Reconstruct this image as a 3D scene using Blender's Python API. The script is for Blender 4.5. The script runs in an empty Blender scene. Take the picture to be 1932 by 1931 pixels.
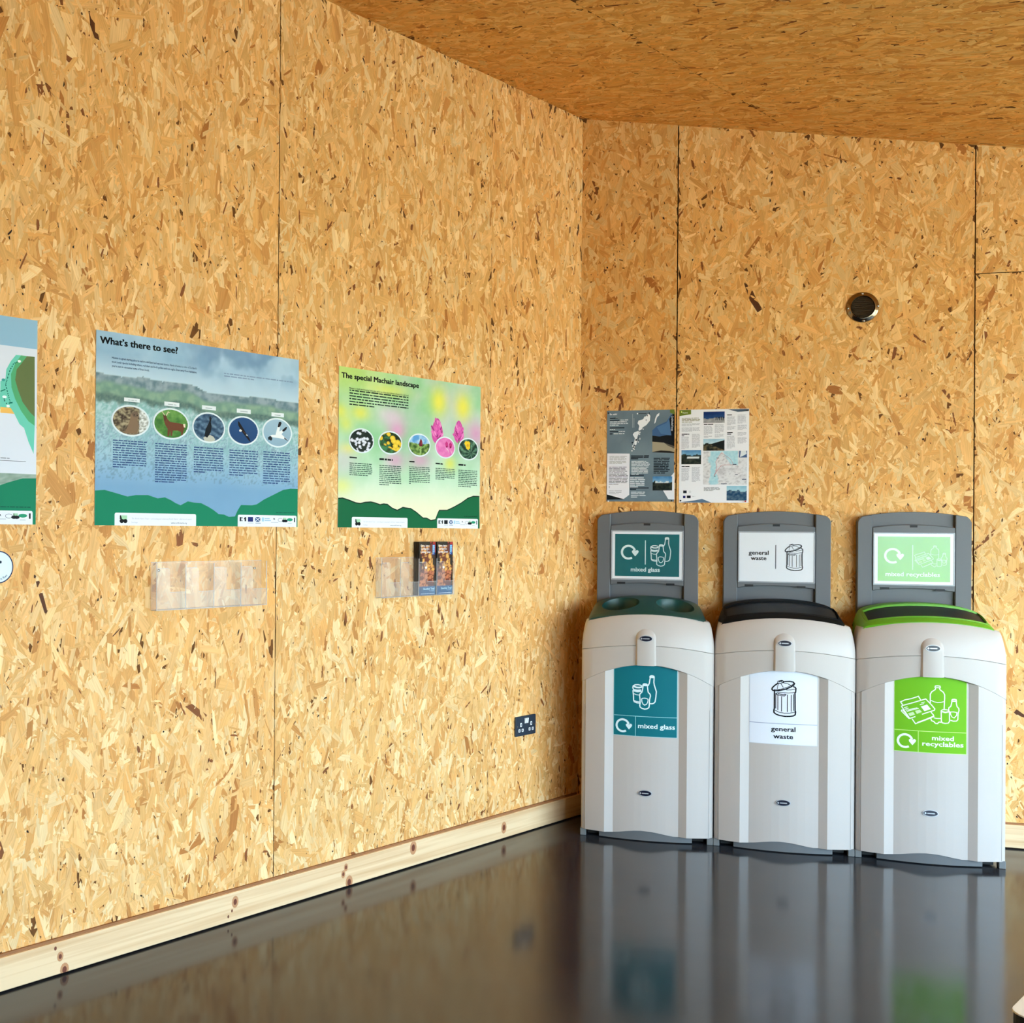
import bpy, bmesh, math, random
import numpy as np
from mathutils import Matrix, Vector, noise

# ------------------------------------------------------------------ camera
scene = bpy.context.scene
COL = scene.collection
CAM_F, CAM_YAW, CAM_PITCH, CAM_ROLL = 2144.408, 0.28059, 0.00434, 0.00849
CAM_LOC = (0.33349, -5.41948, 1.32780)
cam_data = bpy.data.cameras.new('camera')
cam = bpy.data.objects.new('camera', cam_data)
COL.objects.link(cam)
_f = Vector((math.sin(-CAM_YAW) * math.cos(CAM_PITCH), math.cos(CAM_YAW) * math.cos(CAM_PITCH), math.sin(CAM_PITCH)))
_r = Vector((math.cos(CAM_YAW), math.sin(CAM_YAW), 0))
_u = _r.cross(_f)
_r2 = _r * math.cos(CAM_ROLL) + _u * math.sin(CAM_ROLL)
_u2 = -_r * math.sin(CAM_ROLL) + _u * math.cos(CAM_ROLL)
_m = Matrix((( _r2.x, _u2.x, -_f.x, CAM_LOC[0]), (_r2.y, _u2.y, -_f.y, CAM_LOC[1]), (_r2.z, _u2.z, -_f.z, CAM_LOC[2]), (0, 0, 0, 1)))
cam.matrix_world = _m
cam_data.sensor_fit = 'HORIZONTAL'
cam_data.sensor_width = 36.0
cam_data.lens = 36.0 * CAM_F / 1932.0
cam_data.shift_x = (966.0 - 616.124) / 1932.0      # the photograph is an off-centre crop of a wider frame
cam_data.shift_y = (986.664 - 965.5) / 1932.0
cam_data.clip_start = 0.05
cam_data.clip_end = 500
scene.camera = cam

# ------------------------------------------------------------------ light and exposure
scene.view_settings.view_transform = 'Standard'
scene.view_settings.look = 'None'
scene.view_settings.gamma = 1.0
scene.view_settings.use_curve_mapping = False
scene.view_settings.exposure = 1.38
try:
    scene.cycles.use_denoising = True
    scene.cycles.max_bounces = 9
    scene.cycles.diffuse_bounces = 5
    scene.cycles.glossy_bounces = 4
    scene.cycles.transparent_max_bounces = 12
    scene.cycles.sample_clamp_indirect = 8.0
    scene.cycles.caustics_reflective = False
    scene.cycles.caustics_refractive = False
except Exception:
    pass
world = bpy.data.worlds.new('overcast_sky')
scene.world = world
world.use_nodes = True
_nt = world.node_tree
_nt.nodes.clear()
_wo = _nt.nodes.new('ShaderNodeOutputWorld')
_bg = _nt.nodes.new('ShaderNodeBackground')
_tc = _nt.nodes.new('ShaderNodeTexCoord')
_sx = _nt.nodes.new('ShaderNodeSeparateXYZ')
_rp = _nt.nodes.new('ShaderNodeValToRGB')
_rp.color_ramp.elements[0].position = 0.0
_rp.color_ramp.elements[0].color = (0.65, 0.83, 1.0, 1)
_rp.color_ramp.elements[1].position = 0.9
_rp.color_ramp.elements[1].color = (0.44, 0.68, 1.0, 1)
_nt.links.new(_tc.outputs['Generated'], _sx.inputs[0])
_nt.links.new(_sx.outputs['Z'], _rp.inputs[0])
_nt.links.new(_rp.outputs['Color'], _bg.inputs['Color'])
SKY = 9.0
_bg.inputs['Strength'].default_value = SKY
_nt.links.new(_bg.outputs[0], _wo.inputs[0])

# sun added to lift the upper walls by bounce, from over the left wall: it lights the ground outside the windows and does not come in
sun_data = bpy.data.lights.new('sun', 'SUN')
sun_data.energy = 6.5
sun_data.color = (1.0, 0.88, 0.70)
sun_data.angle = 0.01
sun = bpy.data.objects.new('sun', sun_data)
COL.objects.link(sun)
sun.rotation_euler = Vector((0.62, -0.20, -0.95)).to_track_quat('-Z', 'Y').to_euler()

# room plan: the corner of the two walls is the origin; the left wall runs along D, N points into the room
ANG = 0.51476
D = Vector((-math.sin(ANG), -math.cos(ANG), 0))
N = Vector((math.cos(ANG), -math.sin(ANG), 0))
Z = Vector((0, 0, 1))
TOP = 3.248
GX, GY = -0.159, 0.0899
ROOM_N, ROOM_S = 5.2, 7.6
WIN_BAYS = [(-2.4, -1.3), (-1.15, -0.05), (0.1, 1.2), (1.35, 2.45), (2.6, 3.7), (3.85, 4.85)]
WIN_Z = (0.12, 2.12)

def lw(s, n, z):
    return D * s + N * n + Z * z
def ceil_z(p):
    return TOP + GX * p[0] + GY * p[1]

# daylight portals in the real window openings (they only guide the sampling of the sky)
def portal(name, centre, xdir, normal, w, h):
    ld = bpy.data.lights.new(name, 'AREA')
    ld.shape = 'RECTANGLE'
    ld.size, ld.size_y = w, h
    ld.cycles.is_portal = True
    o = bpy.data.objects.new(name, ld)
    COL.objects.link(o)
    zax = -normal                              # area lights shine along their -Z
    xax = xdir.normalized()
    yax = zax.cross(xax)
    o.matrix_world = Matrix(((xax.x, yax.x, zax.x, centre.x), (xax.y, yax.y, zax.y, centre.y), (xax.z, yax.z, zax.z, centre.z), (0, 0, 0, 1)))
for a, b in WIN_BAYS:
    portal('daylight_portal', lw((a + b) / 2, ROOM_N + 0.16, (WIN_Z[0] + WIN_Z[1]) / 2), D, -N, b - a, WIN_Z[1] - WIN_Z[0])

# ------------------------------------------------------------------ helpers
def lin(c):
    if isinstance(c, str):
        c = tuple(int(c[i:i + 2], 16) for i in (0, 2, 4))
    return tuple((x / 255 / 12.92 if x / 255 <= 0.04045 else ((x / 255 + 0.055) / 1.055) ** 2.4) for x in c)

MATS = {}
def mat(name, color=(200, 200, 200), rough=0.5, spec=0.5, metal=0.0, noise_amt=0.0, noise_scale=30.0, bump=0.0, coat=0.0):
    if name in MATS:
        return MATS[name]
    m = bpy.data.materials.new(name)
    m.use_nodes = True
    nt = m.node_tree
    b = nt.nodes['Principled BSDF']
    c = lin(color)
    b.inputs['Base Color'].default_value = (*c, 1)
    b.inputs['Roughness'].default_value = rough
    b.inputs['Specular IOR Level'].default_value = spec
    b.inputs['Metallic'].default_value = metal
    b.inputs['Coat Weight'].default_value = coat
    tc = nt.nodes.new('ShaderNodeTexCoord')
    n = nt.nodes.new('ShaderNodeTexNoise')
    n.inputs['Scale'].default_value = noise_scale
    n.inputs['Detail'].default_value = 4
    nt.links.new(tc.outputs['Object'], n.inputs['Vector'])
    mx = nt.nodes.new('ShaderNodeMix')
    mx.data_type = 'RGBA'
    k = 1 - noise_amt
    mx.inputs['A'].default_value = (c[0] * k, c[1] * k, c[2] * k, 1)
    mx.inputs['B'].default_value = (min(1, c[0] * (1 + noise_amt)), min(1, c[1] * (1 + noise_amt)), min(1, c[2] * (1 + noise_amt)), 1)
    nt.links.new(n.outputs['Fac'], mx.inputs['Factor'])
    nt.links.new(mx.outputs['Result'], b.inputs['Base Color'])
    if bump:
        bp = nt.nodes.new('ShaderNodeBump')
        bp.inputs['Strength'].default_value = bump
        bp.inputs['Distance'].default_value = 0.002
        nt.links.new(n.outputs['Fac'], bp.inputs['Height'])
        nt.links.new(bp.outputs['Normal'], b.inputs['Normal'])
    MATS[name] = m
    return m

def ink_mat(name, rough, spec=0.5):
    m = bpy.data.materials.new(name)
    m.use_nodes = True
    nt = m.node_tree
    b = nt.nodes['Principled BSDF']
    a = nt.nodes.new('ShaderNodeAttribute')
    a.attribute_name = 'Col'
    nt.links.new(a.outputs['Color'], b.inputs['Base Color'])
    b.inputs['Roughness'].default_value = rough
    b.inputs['Specular IOR Level'].default_value = spec
    MATS[name] = m
    return m
INK = ink_mat('printed_ink', 0.55, 0.12)
INK_GLOSS = ink_mat('glossy_printed_ink', 0.22)

def tag(o, label=None, cat=None, group=None, kind=None):
    if label: o['label'] = label
    if cat: o['category'] = cat
    if group: o['group'] = group
    if kind: o['kind'] = kind
    return o

def thing(name, label, cat, matrix, group=None):
    o = bpy.data.objects.new(name, None)
    o.empty_display_size = 0.05
    COL.objects.link(o)
    o.matrix_world = matrix
    return tag(o, label, cat, group)

def frame(origin, u, v, w):
    return Matrix(((u.x, v.x, w.x, origin.x), (u.y, v.y, w.y, origin.y), (u.z, v.z, w.z, origin.z), (0, 0, 0, 1)))
def on_left(s, z, n=0.0):        # local x: towards the corner, y: up, z: out of the wall
    return frame(lw(s, n, z), -D, Z, N)
def on_back(x, z, n=0.0):
    return frame(Vector((x, -n, z)), Vector((1, 0, 0)), Z, Vector((0, -1, 0)))

class MB:
    """Collects faces (with one colour each) and links them as ONE mesh object."""
    def __init__(self):
        self.v, self.f, self.c, self.mi = [], [], [], []
    def face(self, pts, col=None, mi=0):
        i = len(self.v)
        self.v.extend(tuple(p) for p in pts)
        self.f.append(list(range(i, i + len(pts))))
        self.c.append(col); self.mi.append(mi)
    def box(self, x0, x1, y0, y1, z0, z1, col=None, mi=0):
        P = [(x0, y0, z0), (x1, y0, z0), (x1, y1, z0), (x0, y1, z0), (x0, y0, z1), (x1, y0, z1), (x1, y1, z1), (x0, y1, z1)]
        self.hull8(P, col, mi)
    def hull8(self, P, col=None, mi=0):
        i = len(self.v)
        self.v.extend(tuple(p) for p in P)
        for q in ((0, 3, 2, 1), (4, 5, 6, 7), (0, 1, 5, 4), (1, 2, 6, 5), (2, 3, 7, 6), (3, 0, 4, 7)):
            self.f.append([i + k for k in q]); self.c.append(col); self.mi.append(mi)
    def prism(self, poly, w0, w1, col=None, mi=0):
        """polygon in local x, y pushed from w0 to w1 along z"""
        n = len(poly); i = len(self.v)
        self.v.extend((p[0], p[1], w0) for p in poly)
        self.v.extend((p[0], p[1], w1) for p in poly)
        fs = [list(range(i + n - 1, i - 1, -1)), list(range(i + n, i + 2 * n))]
        for k in range(n):
            l = (k + 1) % n
            fs.append([i + k, i + l, i + n + l, i + n + k])
        for q in fs:
            self.f.append(q); self.c.append(col); self.mi.append(mi)
    def loft(self, loops, closed=True, cap0=False, cap1=False, col=None, mi=0):
        n = len(loops[0]); i = len(self.v)
        for L in loops:
            self.v.extend(tuple(p) for p in L)
        for a in range(len(loops) - 1):
            for k in range(n if closed else n - 1):
                l = (k + 1) % n
                self.f.append([i + a * n + k, i + a * n + l, i + (a + 1) * n + l, i + (a + 1) * n + k]); self.c.append(col); self.mi.append(mi)
        if cap0:
            self.f.append([i + k for k in range(n - 1, -1, -1)]); self.c.append(col); self.mi.append(mi)
        if cap1:
            self.f.append([i + (len(loops) - 1) * n + k for k in range(n)]); self.c.append(col); self.mi.append(mi)
    def pair_cap(self, L, flip=False):
        """cap of an outline whose second half runs back under the first"""
        i = len(self.v); n = len(L)
        self.v.extend(tuple(p) for p in L)
        for j in range(n // 2 - 1):
            q = [i + j, i + j + 1, i + n - 2 - j, i + n - 1 - j]
            self.f.append(q[::-1] if flip else q); self.c.append(None); self.mi.append(0)
    def flat(self, poly, w, col):
        self.face([(p[0], p[1], w) for p in poly], col)
    def mesh(self, name, mats, smooth=False, bevel=0.0, segs=2, merge=False, normals=True):
        me = bpy.data.meshes.new(name)
        me.from_pydata(self.v, [], self.f)
        for m in (mats if isinstance(mats, (list, tuple)) else [mats]):
            me.materials.append(m)
        me.polygons.foreach_set('material_index', self.mi)
        if any(c is not None for c in self.c):
            at = me.attributes.new('Col', 'FLOAT_COLOR', 'CORNER')
            buf = []
            for p, c in zip(self.f, self.c):
                if isinstance(c, list): buf.extend(c)
                else: buf.extend([c or (200, 200, 200)] * len(p))
            q = np.clip(np.array(buf, dtype=np.float64) / 255, 0, 1)
            q = np.where(q <= .04045, q / 12.92, ((q + .055) / 1.055) ** 2.4)
            at.data.foreach_set('color', np.concatenate([q, np.ones((len(q), 1))], 1).astype(np.float32).ravel())
        if normals or bevel or merge:
            bm = bmesh.new(); bm.from_mesh(me)
            if merge: bmesh.ops.remove_doubles(bm, verts=bm.verts, dist=1e-5)
            if normals: bmesh.ops.recalc_face_normals(bm, faces=bm.faces)
            if bevel:
                es = [e for e in bm.edges if len(e.link_faces) == 2 and e.calc_face_angle(0) > 0.5]
                bmesh.ops.bevel(bm, geom=es, offset=bevel, segments=segs, profile=0.5, affect='EDGES', clamp_overlap=True)
            bm.to_mesh(me); bm.free()
        if smooth:
            me.polygons.foreach_set('use_smooth', [True] * len(me.polygons))
            try: me.set_sharp_from_angle(angle=math.radians(smooth if smooth is not True else 35))
            except Exception: pass
        me.update()
        return me
    def build(self, name, mats, parent=None, **k):
        o = bpy.data.objects.new(name, self.mesh(name, mats, **k))
        COL.objects.link(o)
        if parent is not None: o.parent = parent
        return o
    def print_on(self, name, parent, mats=None):
        return self.build(name, mats or INK, parent, normals=False)

def rrect(x0, y0, x1, y1, r, k=5, corners='abcd'):
    pts = []
    for c, (cx, cy, a) in zip('abcd', ((x0 + r, y0 + r, math.pi), (x1 - r, y0 + r, 1.5 * math.pi), (x1 - r, y1 - r, 0), (x0 + r, y1 - r, 0.5 * math.pi))):
        if c in corners:
            pts += [(cx + r * math.cos(a + t * math.pi / 2 / k), cy + r * math.sin(a + t * math.pi / 2 / k)) for t in range(k + 1)]
        else:
            pts.append({'a': (x0, y0), 'b': (x1, y0), 'c': (x1, y1), 'd': (x0, y1)}[c])
    return pts
def ell(cx, cy, rx, ry, n=32, a0=0.0, a1=2 * math.pi):
    return [(cx + rx * math.cos(a0 + (a1 - a0) * k / n), cy + ry * math.sin(a0 + (a1 - a0) * k / n)) for k in range(n)]

def stroke(mb, pts, w, lay, col, closed=False):
    """a line of width w through pts, as mitred quads"""
    n = len(pts)
    P = [Vector((p[0], p[1])) for p in pts]
    L, R = [], []
    for i in range(n):
        a = P[i - 1] if (i > 0 or closed) else P[i]
        b = P[(i + 1) % n] if (i < n - 1 or closed) else P[i]
        d1 = (P[i] - a); d2 = (b - P[i])
        if d1.length < 1e-9: d1 = d2
        if d2.length < 1e-9: d2 = d1
        d1 = d1.normalized(); d2 = d2.normalized()
        t = d1 + d2
        t = t.normalized() if t.length > 1e-6 else d1
        nn = Vector((-t.y, t.x))
        k = min(2.0, 1 / max(0.3, nn.dot(Vector((-d1.y, d1.x)))))
        L.append(P[i] + nn * w / 2 * k); R.append(P[i] - nn * w / 2 * k)
    for i in range(n if closed else n - 1):
        j = (i + 1) % n
        mb.face([(*L[i], lay), (*R[i], lay), (*R[j], lay), (*L[j], lay)], col)

def text_into(mb, s, x, y, size, lay, col, bold=0.0, align='LEFT', width=None, angle=0.0, spacing=1.0, res=2):
    """lettering as flat print; width squeezes or stretches the line to that length, bold widens the strokes"""
    cu = bpy.data.curves.new('lettering', 'FONT')
    cu.body = s; cu.size = 1.0; cu.resolution_u = res; cu.space_character = spacing
    ob = bpy.data.objects.new('lettering', cu)
    me = bpy.data.meshes.new_from_object(ob)
    vs = np.zeros(len(me.vertices) * 3); me.vertices.foreach_get('co', vs); vs = vs.reshape(-1, 3)
    sx = size
    if len(vs):
        x0, x1 = vs[:, 0].min(), vs[:, 0].max()
        if width: sx = width / max(1e-6, x1 - x0)
        off = {'LEFT': x0, 'CENTER': (x0 + x1) / 2, 'RIGHT': x1}[align]
        ca, sa = math.cos(angle), math.sin(angle)
        shifts = [(0, 0)] if not bold else [(bold, .6 * bold), (-bold, .6 * bold), (bold, -.6 * bold), (-bold, -.6 * bold), (0, 0)]
        polys = [list(p.vertices) for p in me.polygons]
        for k, (dx, dy) in enumerate(shifts):
            px = (vs[:, 0] - off + dx) * sx; py = (vs[:, 1] + dy) * size
            X = x + px * ca - py * sa; Y = y + px * sa + py * ca
            base = len(mb.v)
            mb.v.extend(zip(X.tolist(), Y.tolist(), [lay + k * 2e-6] * len(X)))
            for p in polys:
                mb.f.append([base + i for i in p]); mb.c.append(col); mb.mi.append(0)
    bpy.data.objects.remove(ob); bpy.data.curves.remove(cu); bpy.data.meshes.remove(me)

def word_lines(mb, x0, ytop, x1, ybot, n, lay, col, rng, fill=0.52, last=0.6, ragged=0.0, ws=1.0):
    """lines of print too small to read: one low bar per word"""
    lh = (ytop - ybot) / n
    for i in range(n):
        y = ytop - (i + 0.78) * lh
        xe = x1 - (x1 - x0) * ragged * rng.random()
        if i == n - 1: xe = x0 + (x1 - x0) * last
        x = x0
        while x < xe - lh * 0.5:
            w = min(xe - x, lh * rng.uniform(0.7, 3.4) * ws)
            h = lh * fill
            mb.face([(x, y, lay), (x + w, y, lay), (x + w, y + h * rng.uniform(.82, 1.1), lay), (x, y + h, lay)], col)
            x += w + lh * 0.38
def picture(mb, x0, y0, x1, y1, nx, ny, lay, fn, mask=None):
    """a printed picture: a fine grid of cells coloured at their corners, fn(u, v) -> rgb with u, v in 0..1"""
    g = [[tuple(max(0, min(255, t)) for t in fn(i / nx, j / ny)) for i in range(nx + 1)] for j in range(ny + 1)]
    for j in range(ny):
        for i in range(nx):
            if mask and not mask((i + .5) / nx, (j + .5) / ny): continue
            a, b = x0 + (x1 - x0) * i / nx, x0 + (x1 - x0) * (i + 1) / nx
            c, d = y0 + (y1 - y0) * j / ny, y0 + (y1 - y0) * (j + 1) / ny
            mb.face([(a, c, lay), (b, c, lay), (b, d, lay), (a, d, lay)], [g[j][i], g[j][i + 1], g[j + 1][i + 1], g[j + 1][i]])
def mixc(a, b, t):
    t = max(0.0, min(1.0, t))
    return tuple(x + (y - x) * t for x, y in zip(a, b))
def fbm(x, y, sc, seed=0.0, oct=4):
    return noise.fractal(Vector((x * sc, y * sc, seed)), 1.0, 2.0, oct)
def interp(poly, x):
    for a, b in zip(poly, poly[1:]):
        if a[0] <= x <= b[0]:
            return a[1] + (b[1] - a[1]) * (x - a[0]) / max(1e-9, b[0] - a[0])
    return poly[0][1] if x < poly[0][0] else poly[-1][1]

# outlines of the printed artwork, knots and pins, in metres in the frame of each sheet
T = {
 'p1_ridge': [(.0001,.4648),(.0477,.4622),(.0917,.4591),(.1366,.4609),(.1729,.4679),(.21,.4613),(.2475,.4591),(.276,.4619),(.3535,.4622),(.3882,.4548),(.4184,.4437),(.4489,.4392),(.49,.4413),(.5264,.4412),(.5741,.4393),(.6063,.4421),(.6884,.4463),(.7447,.4414),(.802,.4407),(.8399,.4395)],
 'p1_green': [(-.0011,.1053),(.0342,.1082),(.0736,.1),(.1181,.09),(.1497,.0953),(.1955,.0965),(.2328,.0871),(.2611,.0909),(.285,.0826),(.3043,.0733),(.3237,.067),(.3529,.0802),(.3776,.0768),(.4075,.0755),(.4379,.0641),(.4584,.0545),(.4816,.0408),(.5049,.0391),(.5259,.0321),(.5522,.0337),(.5636,.0542),(.5783,.0729),(.6268,.0727),(.6486,.0764),(.6814,.0938),(.7259,.1116),(.7711,.1298),(.8056,.1351),(.8405,.1352)],
 'p1_tab1': [(.0716,-.0012),(.0712,.0397),(.387,.0386),(.3874,-.0001)],
 'p1_tab2': [(.5648,-.0009),(.5643,.04),(.8358,.0395),(.8362,-.0004)],
 'p1_circ': [(.1277,.3261,.0684,.0459),(.2827,.3275,.0684,.0473),(.4365,.3255,.0659,.0479),(.5861,.3254,.0654,.0467),(.7403,.3284,.0662,.0485)],
 'p1_lab': [(.1024,.3853,.1609,.397),(.2554,.3839,.3152,.3973),(.4075,.3843,.4662,.3978),(.5561,.3846,.6176,.3989),(.7126,.3841,.7708,.3978)],
 'p1_cols': [(.063,.2624,.1899,.1813),(.2215,.2612,.3498,.141),(.3756,.2583,.5007,.1784),(.5259,.2573,.6529,.1741),(.6767,.2592,.8036,.152)],
 'p1_head': [(.0141,.5556),(.3061,.5575),(.0139,.5766)],
 'p1_intro': [(.0567,.5121),(.3851,.5159),(.057,.491),(.3852,.502)],
 'p1_small': [(.4996,.5096),(.8127,.5155)],
 'p2_green': [(.0008,.1056),(.0242,.1072),(.0587,.1001),(.0937,.0911),(.1188,.0892),(.1441,.0939),(.1748,.0963),(.2006,.0927),(.2267,.0868),(.2477,.0901),(.2688,.0887),(.2956,.0748),(.3252,.067),(.3576,.0789),(.3822,.0764),(.4043,.075),(.4379,.0608),(.4775,.0392),(.5002,.0387),(.5261,.0297),(.5549,.0334),(.5691,.0591),(.5777,.0712),(.6276,.0721),(.6692,.0854),(.7173,.1035),(.76,.1238),(.7971,.1332),(.8378,.1335)],
 'p2_tab1': [(.0733,-.0004),(.0728,.0396),(.3855,.0388),(.3859,-.0003)],
 'p2_tab2': [(.5652,-.0003),(.5646,.0402),(.8296,.0395),(.8301,-.0004)],
 'p2_circ': [(.122,.3257,.0647,.0438),(.2818,.3273,.0649,.0424),(.4514,.328,.064,.0428),(.6108,.3272,.0601,.0416),(.7605,.3289,.0636,.0434)],
 'p2_heads': [(.0583,.256,.0981,.2636),(.221,.2561,.297,.2655),(.3927,.2562,.4242,.2636),(.5521,.2553,.5975,.2634),(.6972,.2565,.744,.2647)],
 'p2_cols': [(.0585,.2404,.1828,.1959),(.2212,.239,.3467,.1647),(.3929,.2412,.5185,.1747),(.5523,.2414,.6768,.1982),(.6974,.2404,.8228,.1729)],
 'p2_head': [(.014,.5534),(.4457,.5565),(.0137,.5723)],
 'p2_intro': [(.0552,.5124),(.3851,.5169),(.056,.4507),(.3857,.4621)],
 'p2_clover': [(.5619,.397),(.6984,.4023),(.3214,.381),(.8125,.3942),(.3121,.2612),(.4577,.2681)],
 'p2_yel': [(.5693,.5104),(.7245,.5003),(.1147,.4303),(.038,.3829),(.0515,.2921),(.0187,.1542),(.6431,.2617),(.0057,.4288),(.274,.5287)],
 'p0_sky': [(.7232,.5102),(.8363,.5111)],
 'p0_olive': [(.8078,.4872),(.8327,.4878),(.8346,.3133),(.8191,.3251),(.7949,.3531),(.7804,.386),(.7707,.4149),(.775,.4452),(.7937,.4685)],
 'p0_mid': [(.7887,.4872),(.8078,.4872),(.7937,.4685),(.775,.4452),(.7707,.4149),(.7804,.386),(.7949,.3531),(.8191,.3251),(.8346,.3133),(.8348,.2875),(.8145,.2989),(.7905,.3271),(.7713,.3597),(.7592,.3926),(.7574,.4306),(.7702,.4617)],
 'p0_teal': [(.7723,.4866),(.7887,.4872),(.7702,.4617),(.7574,.4306),(.7592,.3926),(.7713,.3597),(.7905,.3271),(.8145,.2989),(.8348,.2875),(.8323,.2054),(.8152,.2389),(.8005,.2787),(.7861,.2884),(.767,.321),(.7251,.3305),(.7243,.4062),(.7403,.4162),(.7424,.4418),(.7561,.4666)],
 'p0_or': [(.7251,.3338),(.7575,.333),(.7694,.317),(.7252,.317)],
 'p0_bot': [(.7271,.1452),(.8378,.1453),(.8379,.1345),(.7973,.133),(.7551,.1209),(.7274,.1115),(.7282,.0399),(.8308,.0395),(.8312,-.0006)],
 'p0_path': [(.7833,.4695),(.7655,.4612),(.754,.4409),(.745,.4124),(.7405,.3993),(.7477,.3746),(.7526,.3581),(.7574,.3458)],
 'p0_dots': [(.7833,.4695),(.7377,.3631),(.7491,.3379),(.7335,.4113)],
 'p0_line': [(.7267,.1818),(.8072,.1818)],
 'gL_map': [(.1333,.2389),(.1904,.4075),(.136,.4045)],
 'gL_isl': [(.1846,.4035),(.1924,.3933),(.1907,.3712),(.1753,.3513),(.1598,.3415),(.1541,.3315),(.1444,.3256),(.1404,.3317),(.1442,.3478),(.1363,.36),(.1402,.3721),(.1596,.3778)],
 'gL_isl2': [(.1405,.3256),(.1425,.3155),(.1368,.2994),(.1349,.2833),(.1324,.2631),(.1254,.2571),(.1214,.2713),(.1251,.2915),(.1153,.3078),(.121,.3178)],
 'gL_isl3': [(.2329,.4066),(.2311,.3946),(.2215,.3847),(.2159,.3627),(.2101,.3568),(.2138,.3808),(.2214,.3988)],
 'gL_boxes': [(.0125,.4089,.0441,.399),(.0126,.3886,.0973,.3546),(.0129,.352,.078,.3185),(.0119,.2117,.0928,.1725),(.0103,.1629,.0954,.0774),(.0111,.0532,.0722,.0328),(.1081,.2128,.188,.1932),(.1102,.1885,.1924,.1214),(.1049,.1129,.1734,.0631),(.1093,.047,.1776,.0167),(.2085,.2018,.2802,.127),(.1126,.4049,.1209,.334),(.176,.2505,.1975,.2261)],
 'gL_white': [(.002,.2228),(.1022,.221),(.1016,.0308),(.0763,.0114),(.0014,.0328)],
 'gL_photo': [(.2025,.226),(.2018,.3267),(.2218,.3465),(.264,.3659),(.283,.3976),(.2983,.3933),(.2995,.2211)],
 'gL_hill': [(.202,.3025),(.2337,.2981),(.2644,.3037),(.299,.3012),(.2993,.2531),(.2531,.2697),(.2022,.2744)],
 'gL_sand': [(.2022,.2744),(.2531,.2697),(.2993,.2531),(.2995,.2211),(.2025,.226)],
 'gL_photo2': [(.2048,.1153,.2904,.0509)],
 'gL_wc': [(.3001,.135),(.283,.113),(.2899,.113),(.2903,.0529),(.2508,.0509),(.2741,.0108),(.301,.0096)],
 'gL_vt': [(.2869,.3915),(.2873,.3234)],
 'gL_blk': [(.0014,.0328),(.0763,.0114),(.0783,.0097),(.0015,.0084)],
 'gR_tag': [(-.0034,.4217),(.05,.4219),(.0501,.4019),(-.0032,.3941)],
 'gR_tagt': [(.0044,.4068),(.0329,.4062)],
 'gR_top': [(.2082,.4206),(.2974,.4207),(.2975,.4117),(.2716,.4094),(.2493,.4087)],
 'gR_bot': [(-.0005,.0009),(.0717,.011),(.1001,.017),(.1398,-.0008)],
 'gR_photos': [(.1038,.4116,.1944,.3603),(.1039,.2883,.1945,.2348),(.0093,.2387,.0948,.1742),(.2049,.0757,.2901,.0101)],
 'gR_map': [(.1043,.233,.2904,.0814)],
 'gR_route': [(.1502,.1202),(.1613,.1479),(.1612,.1717),(.1573,.1836),(.1722,.2112),(.1814,.225),(.2021,.211),(.2209,.195),(.2341,.1712),(.1837,.1696),(.1688,.1518),(.1502,.1202)],
 'gR_txt': [(.0102,.3867,.0921,.3633),(.0096,.3607,.0922,.3473),(.0097,.3427,.0923,.3215),(.0089,.3007,.0436,.2424),(.0545,.3121,.0909,.2498),(.1054,.3471,.1434,.3068),(.1524,.3543,.194,.314),(.1057,.3033,.1416,.2929),(.1527,.3106,.1941,.2942),(.2047,.389,.2422,.3488),(.2494,.396,.2868,.3559),(.205,.3435,.2424,.3271),(.2497,.3506,.2888,.3264),(.2045,.3019,.2411,.2442),(.2499,.3171,.289,.3007),(.25,.2954,.2892,.2653),(.0099,.1568,.0446,.0967),(.0548,.1625,.092,.0946),(.1072,.0707,.1807,.0527)],
 'gR_hd': [(.01,.3127,.0431,.3082),(.01,.3055,.0222,.3017),(.1053,.3559,.1457,.3512),(.2046,.3969,.2289,.3925),(.2052,.317,.2313,.3126),(.2052,.3106,.2231,.3064),(.0106,.1656,.0449,.1614)],
 'gR_logo': [(.0182,.0548,.0335,.0429),(.0176,.0309,.028,.0201),(.0343,.0321,.0508,.0201)],
 'pins': [(.1271,1.869),(.1292,1.4609),(.4094,1.4634),(.4484,1.4642),(.726,1.4615),(.7315,1.8697),(.4208,1.872)],
 'knots': [(2.7728,.0841,.0062),(2.7565,.0566,.0078),(2.7418,.0137,.011),(2.0872,.0674,.0107),(2.1008,.0403,.0053),(2.1166,.0245,.0053),(1.5572,.0755,.0078),(1.5708,.0529,.0078),(1.5398,.0171,.0137),(1.1816,.076,.0145),(.5942,.05,.0136)],
 'leaf': [(.0101,.0071),(.0076,.2135),(.1119,.2132),(.1145,.0034),(.1151,.2132),(.2164,.2129),(.2191,-.0003)],
}

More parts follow.
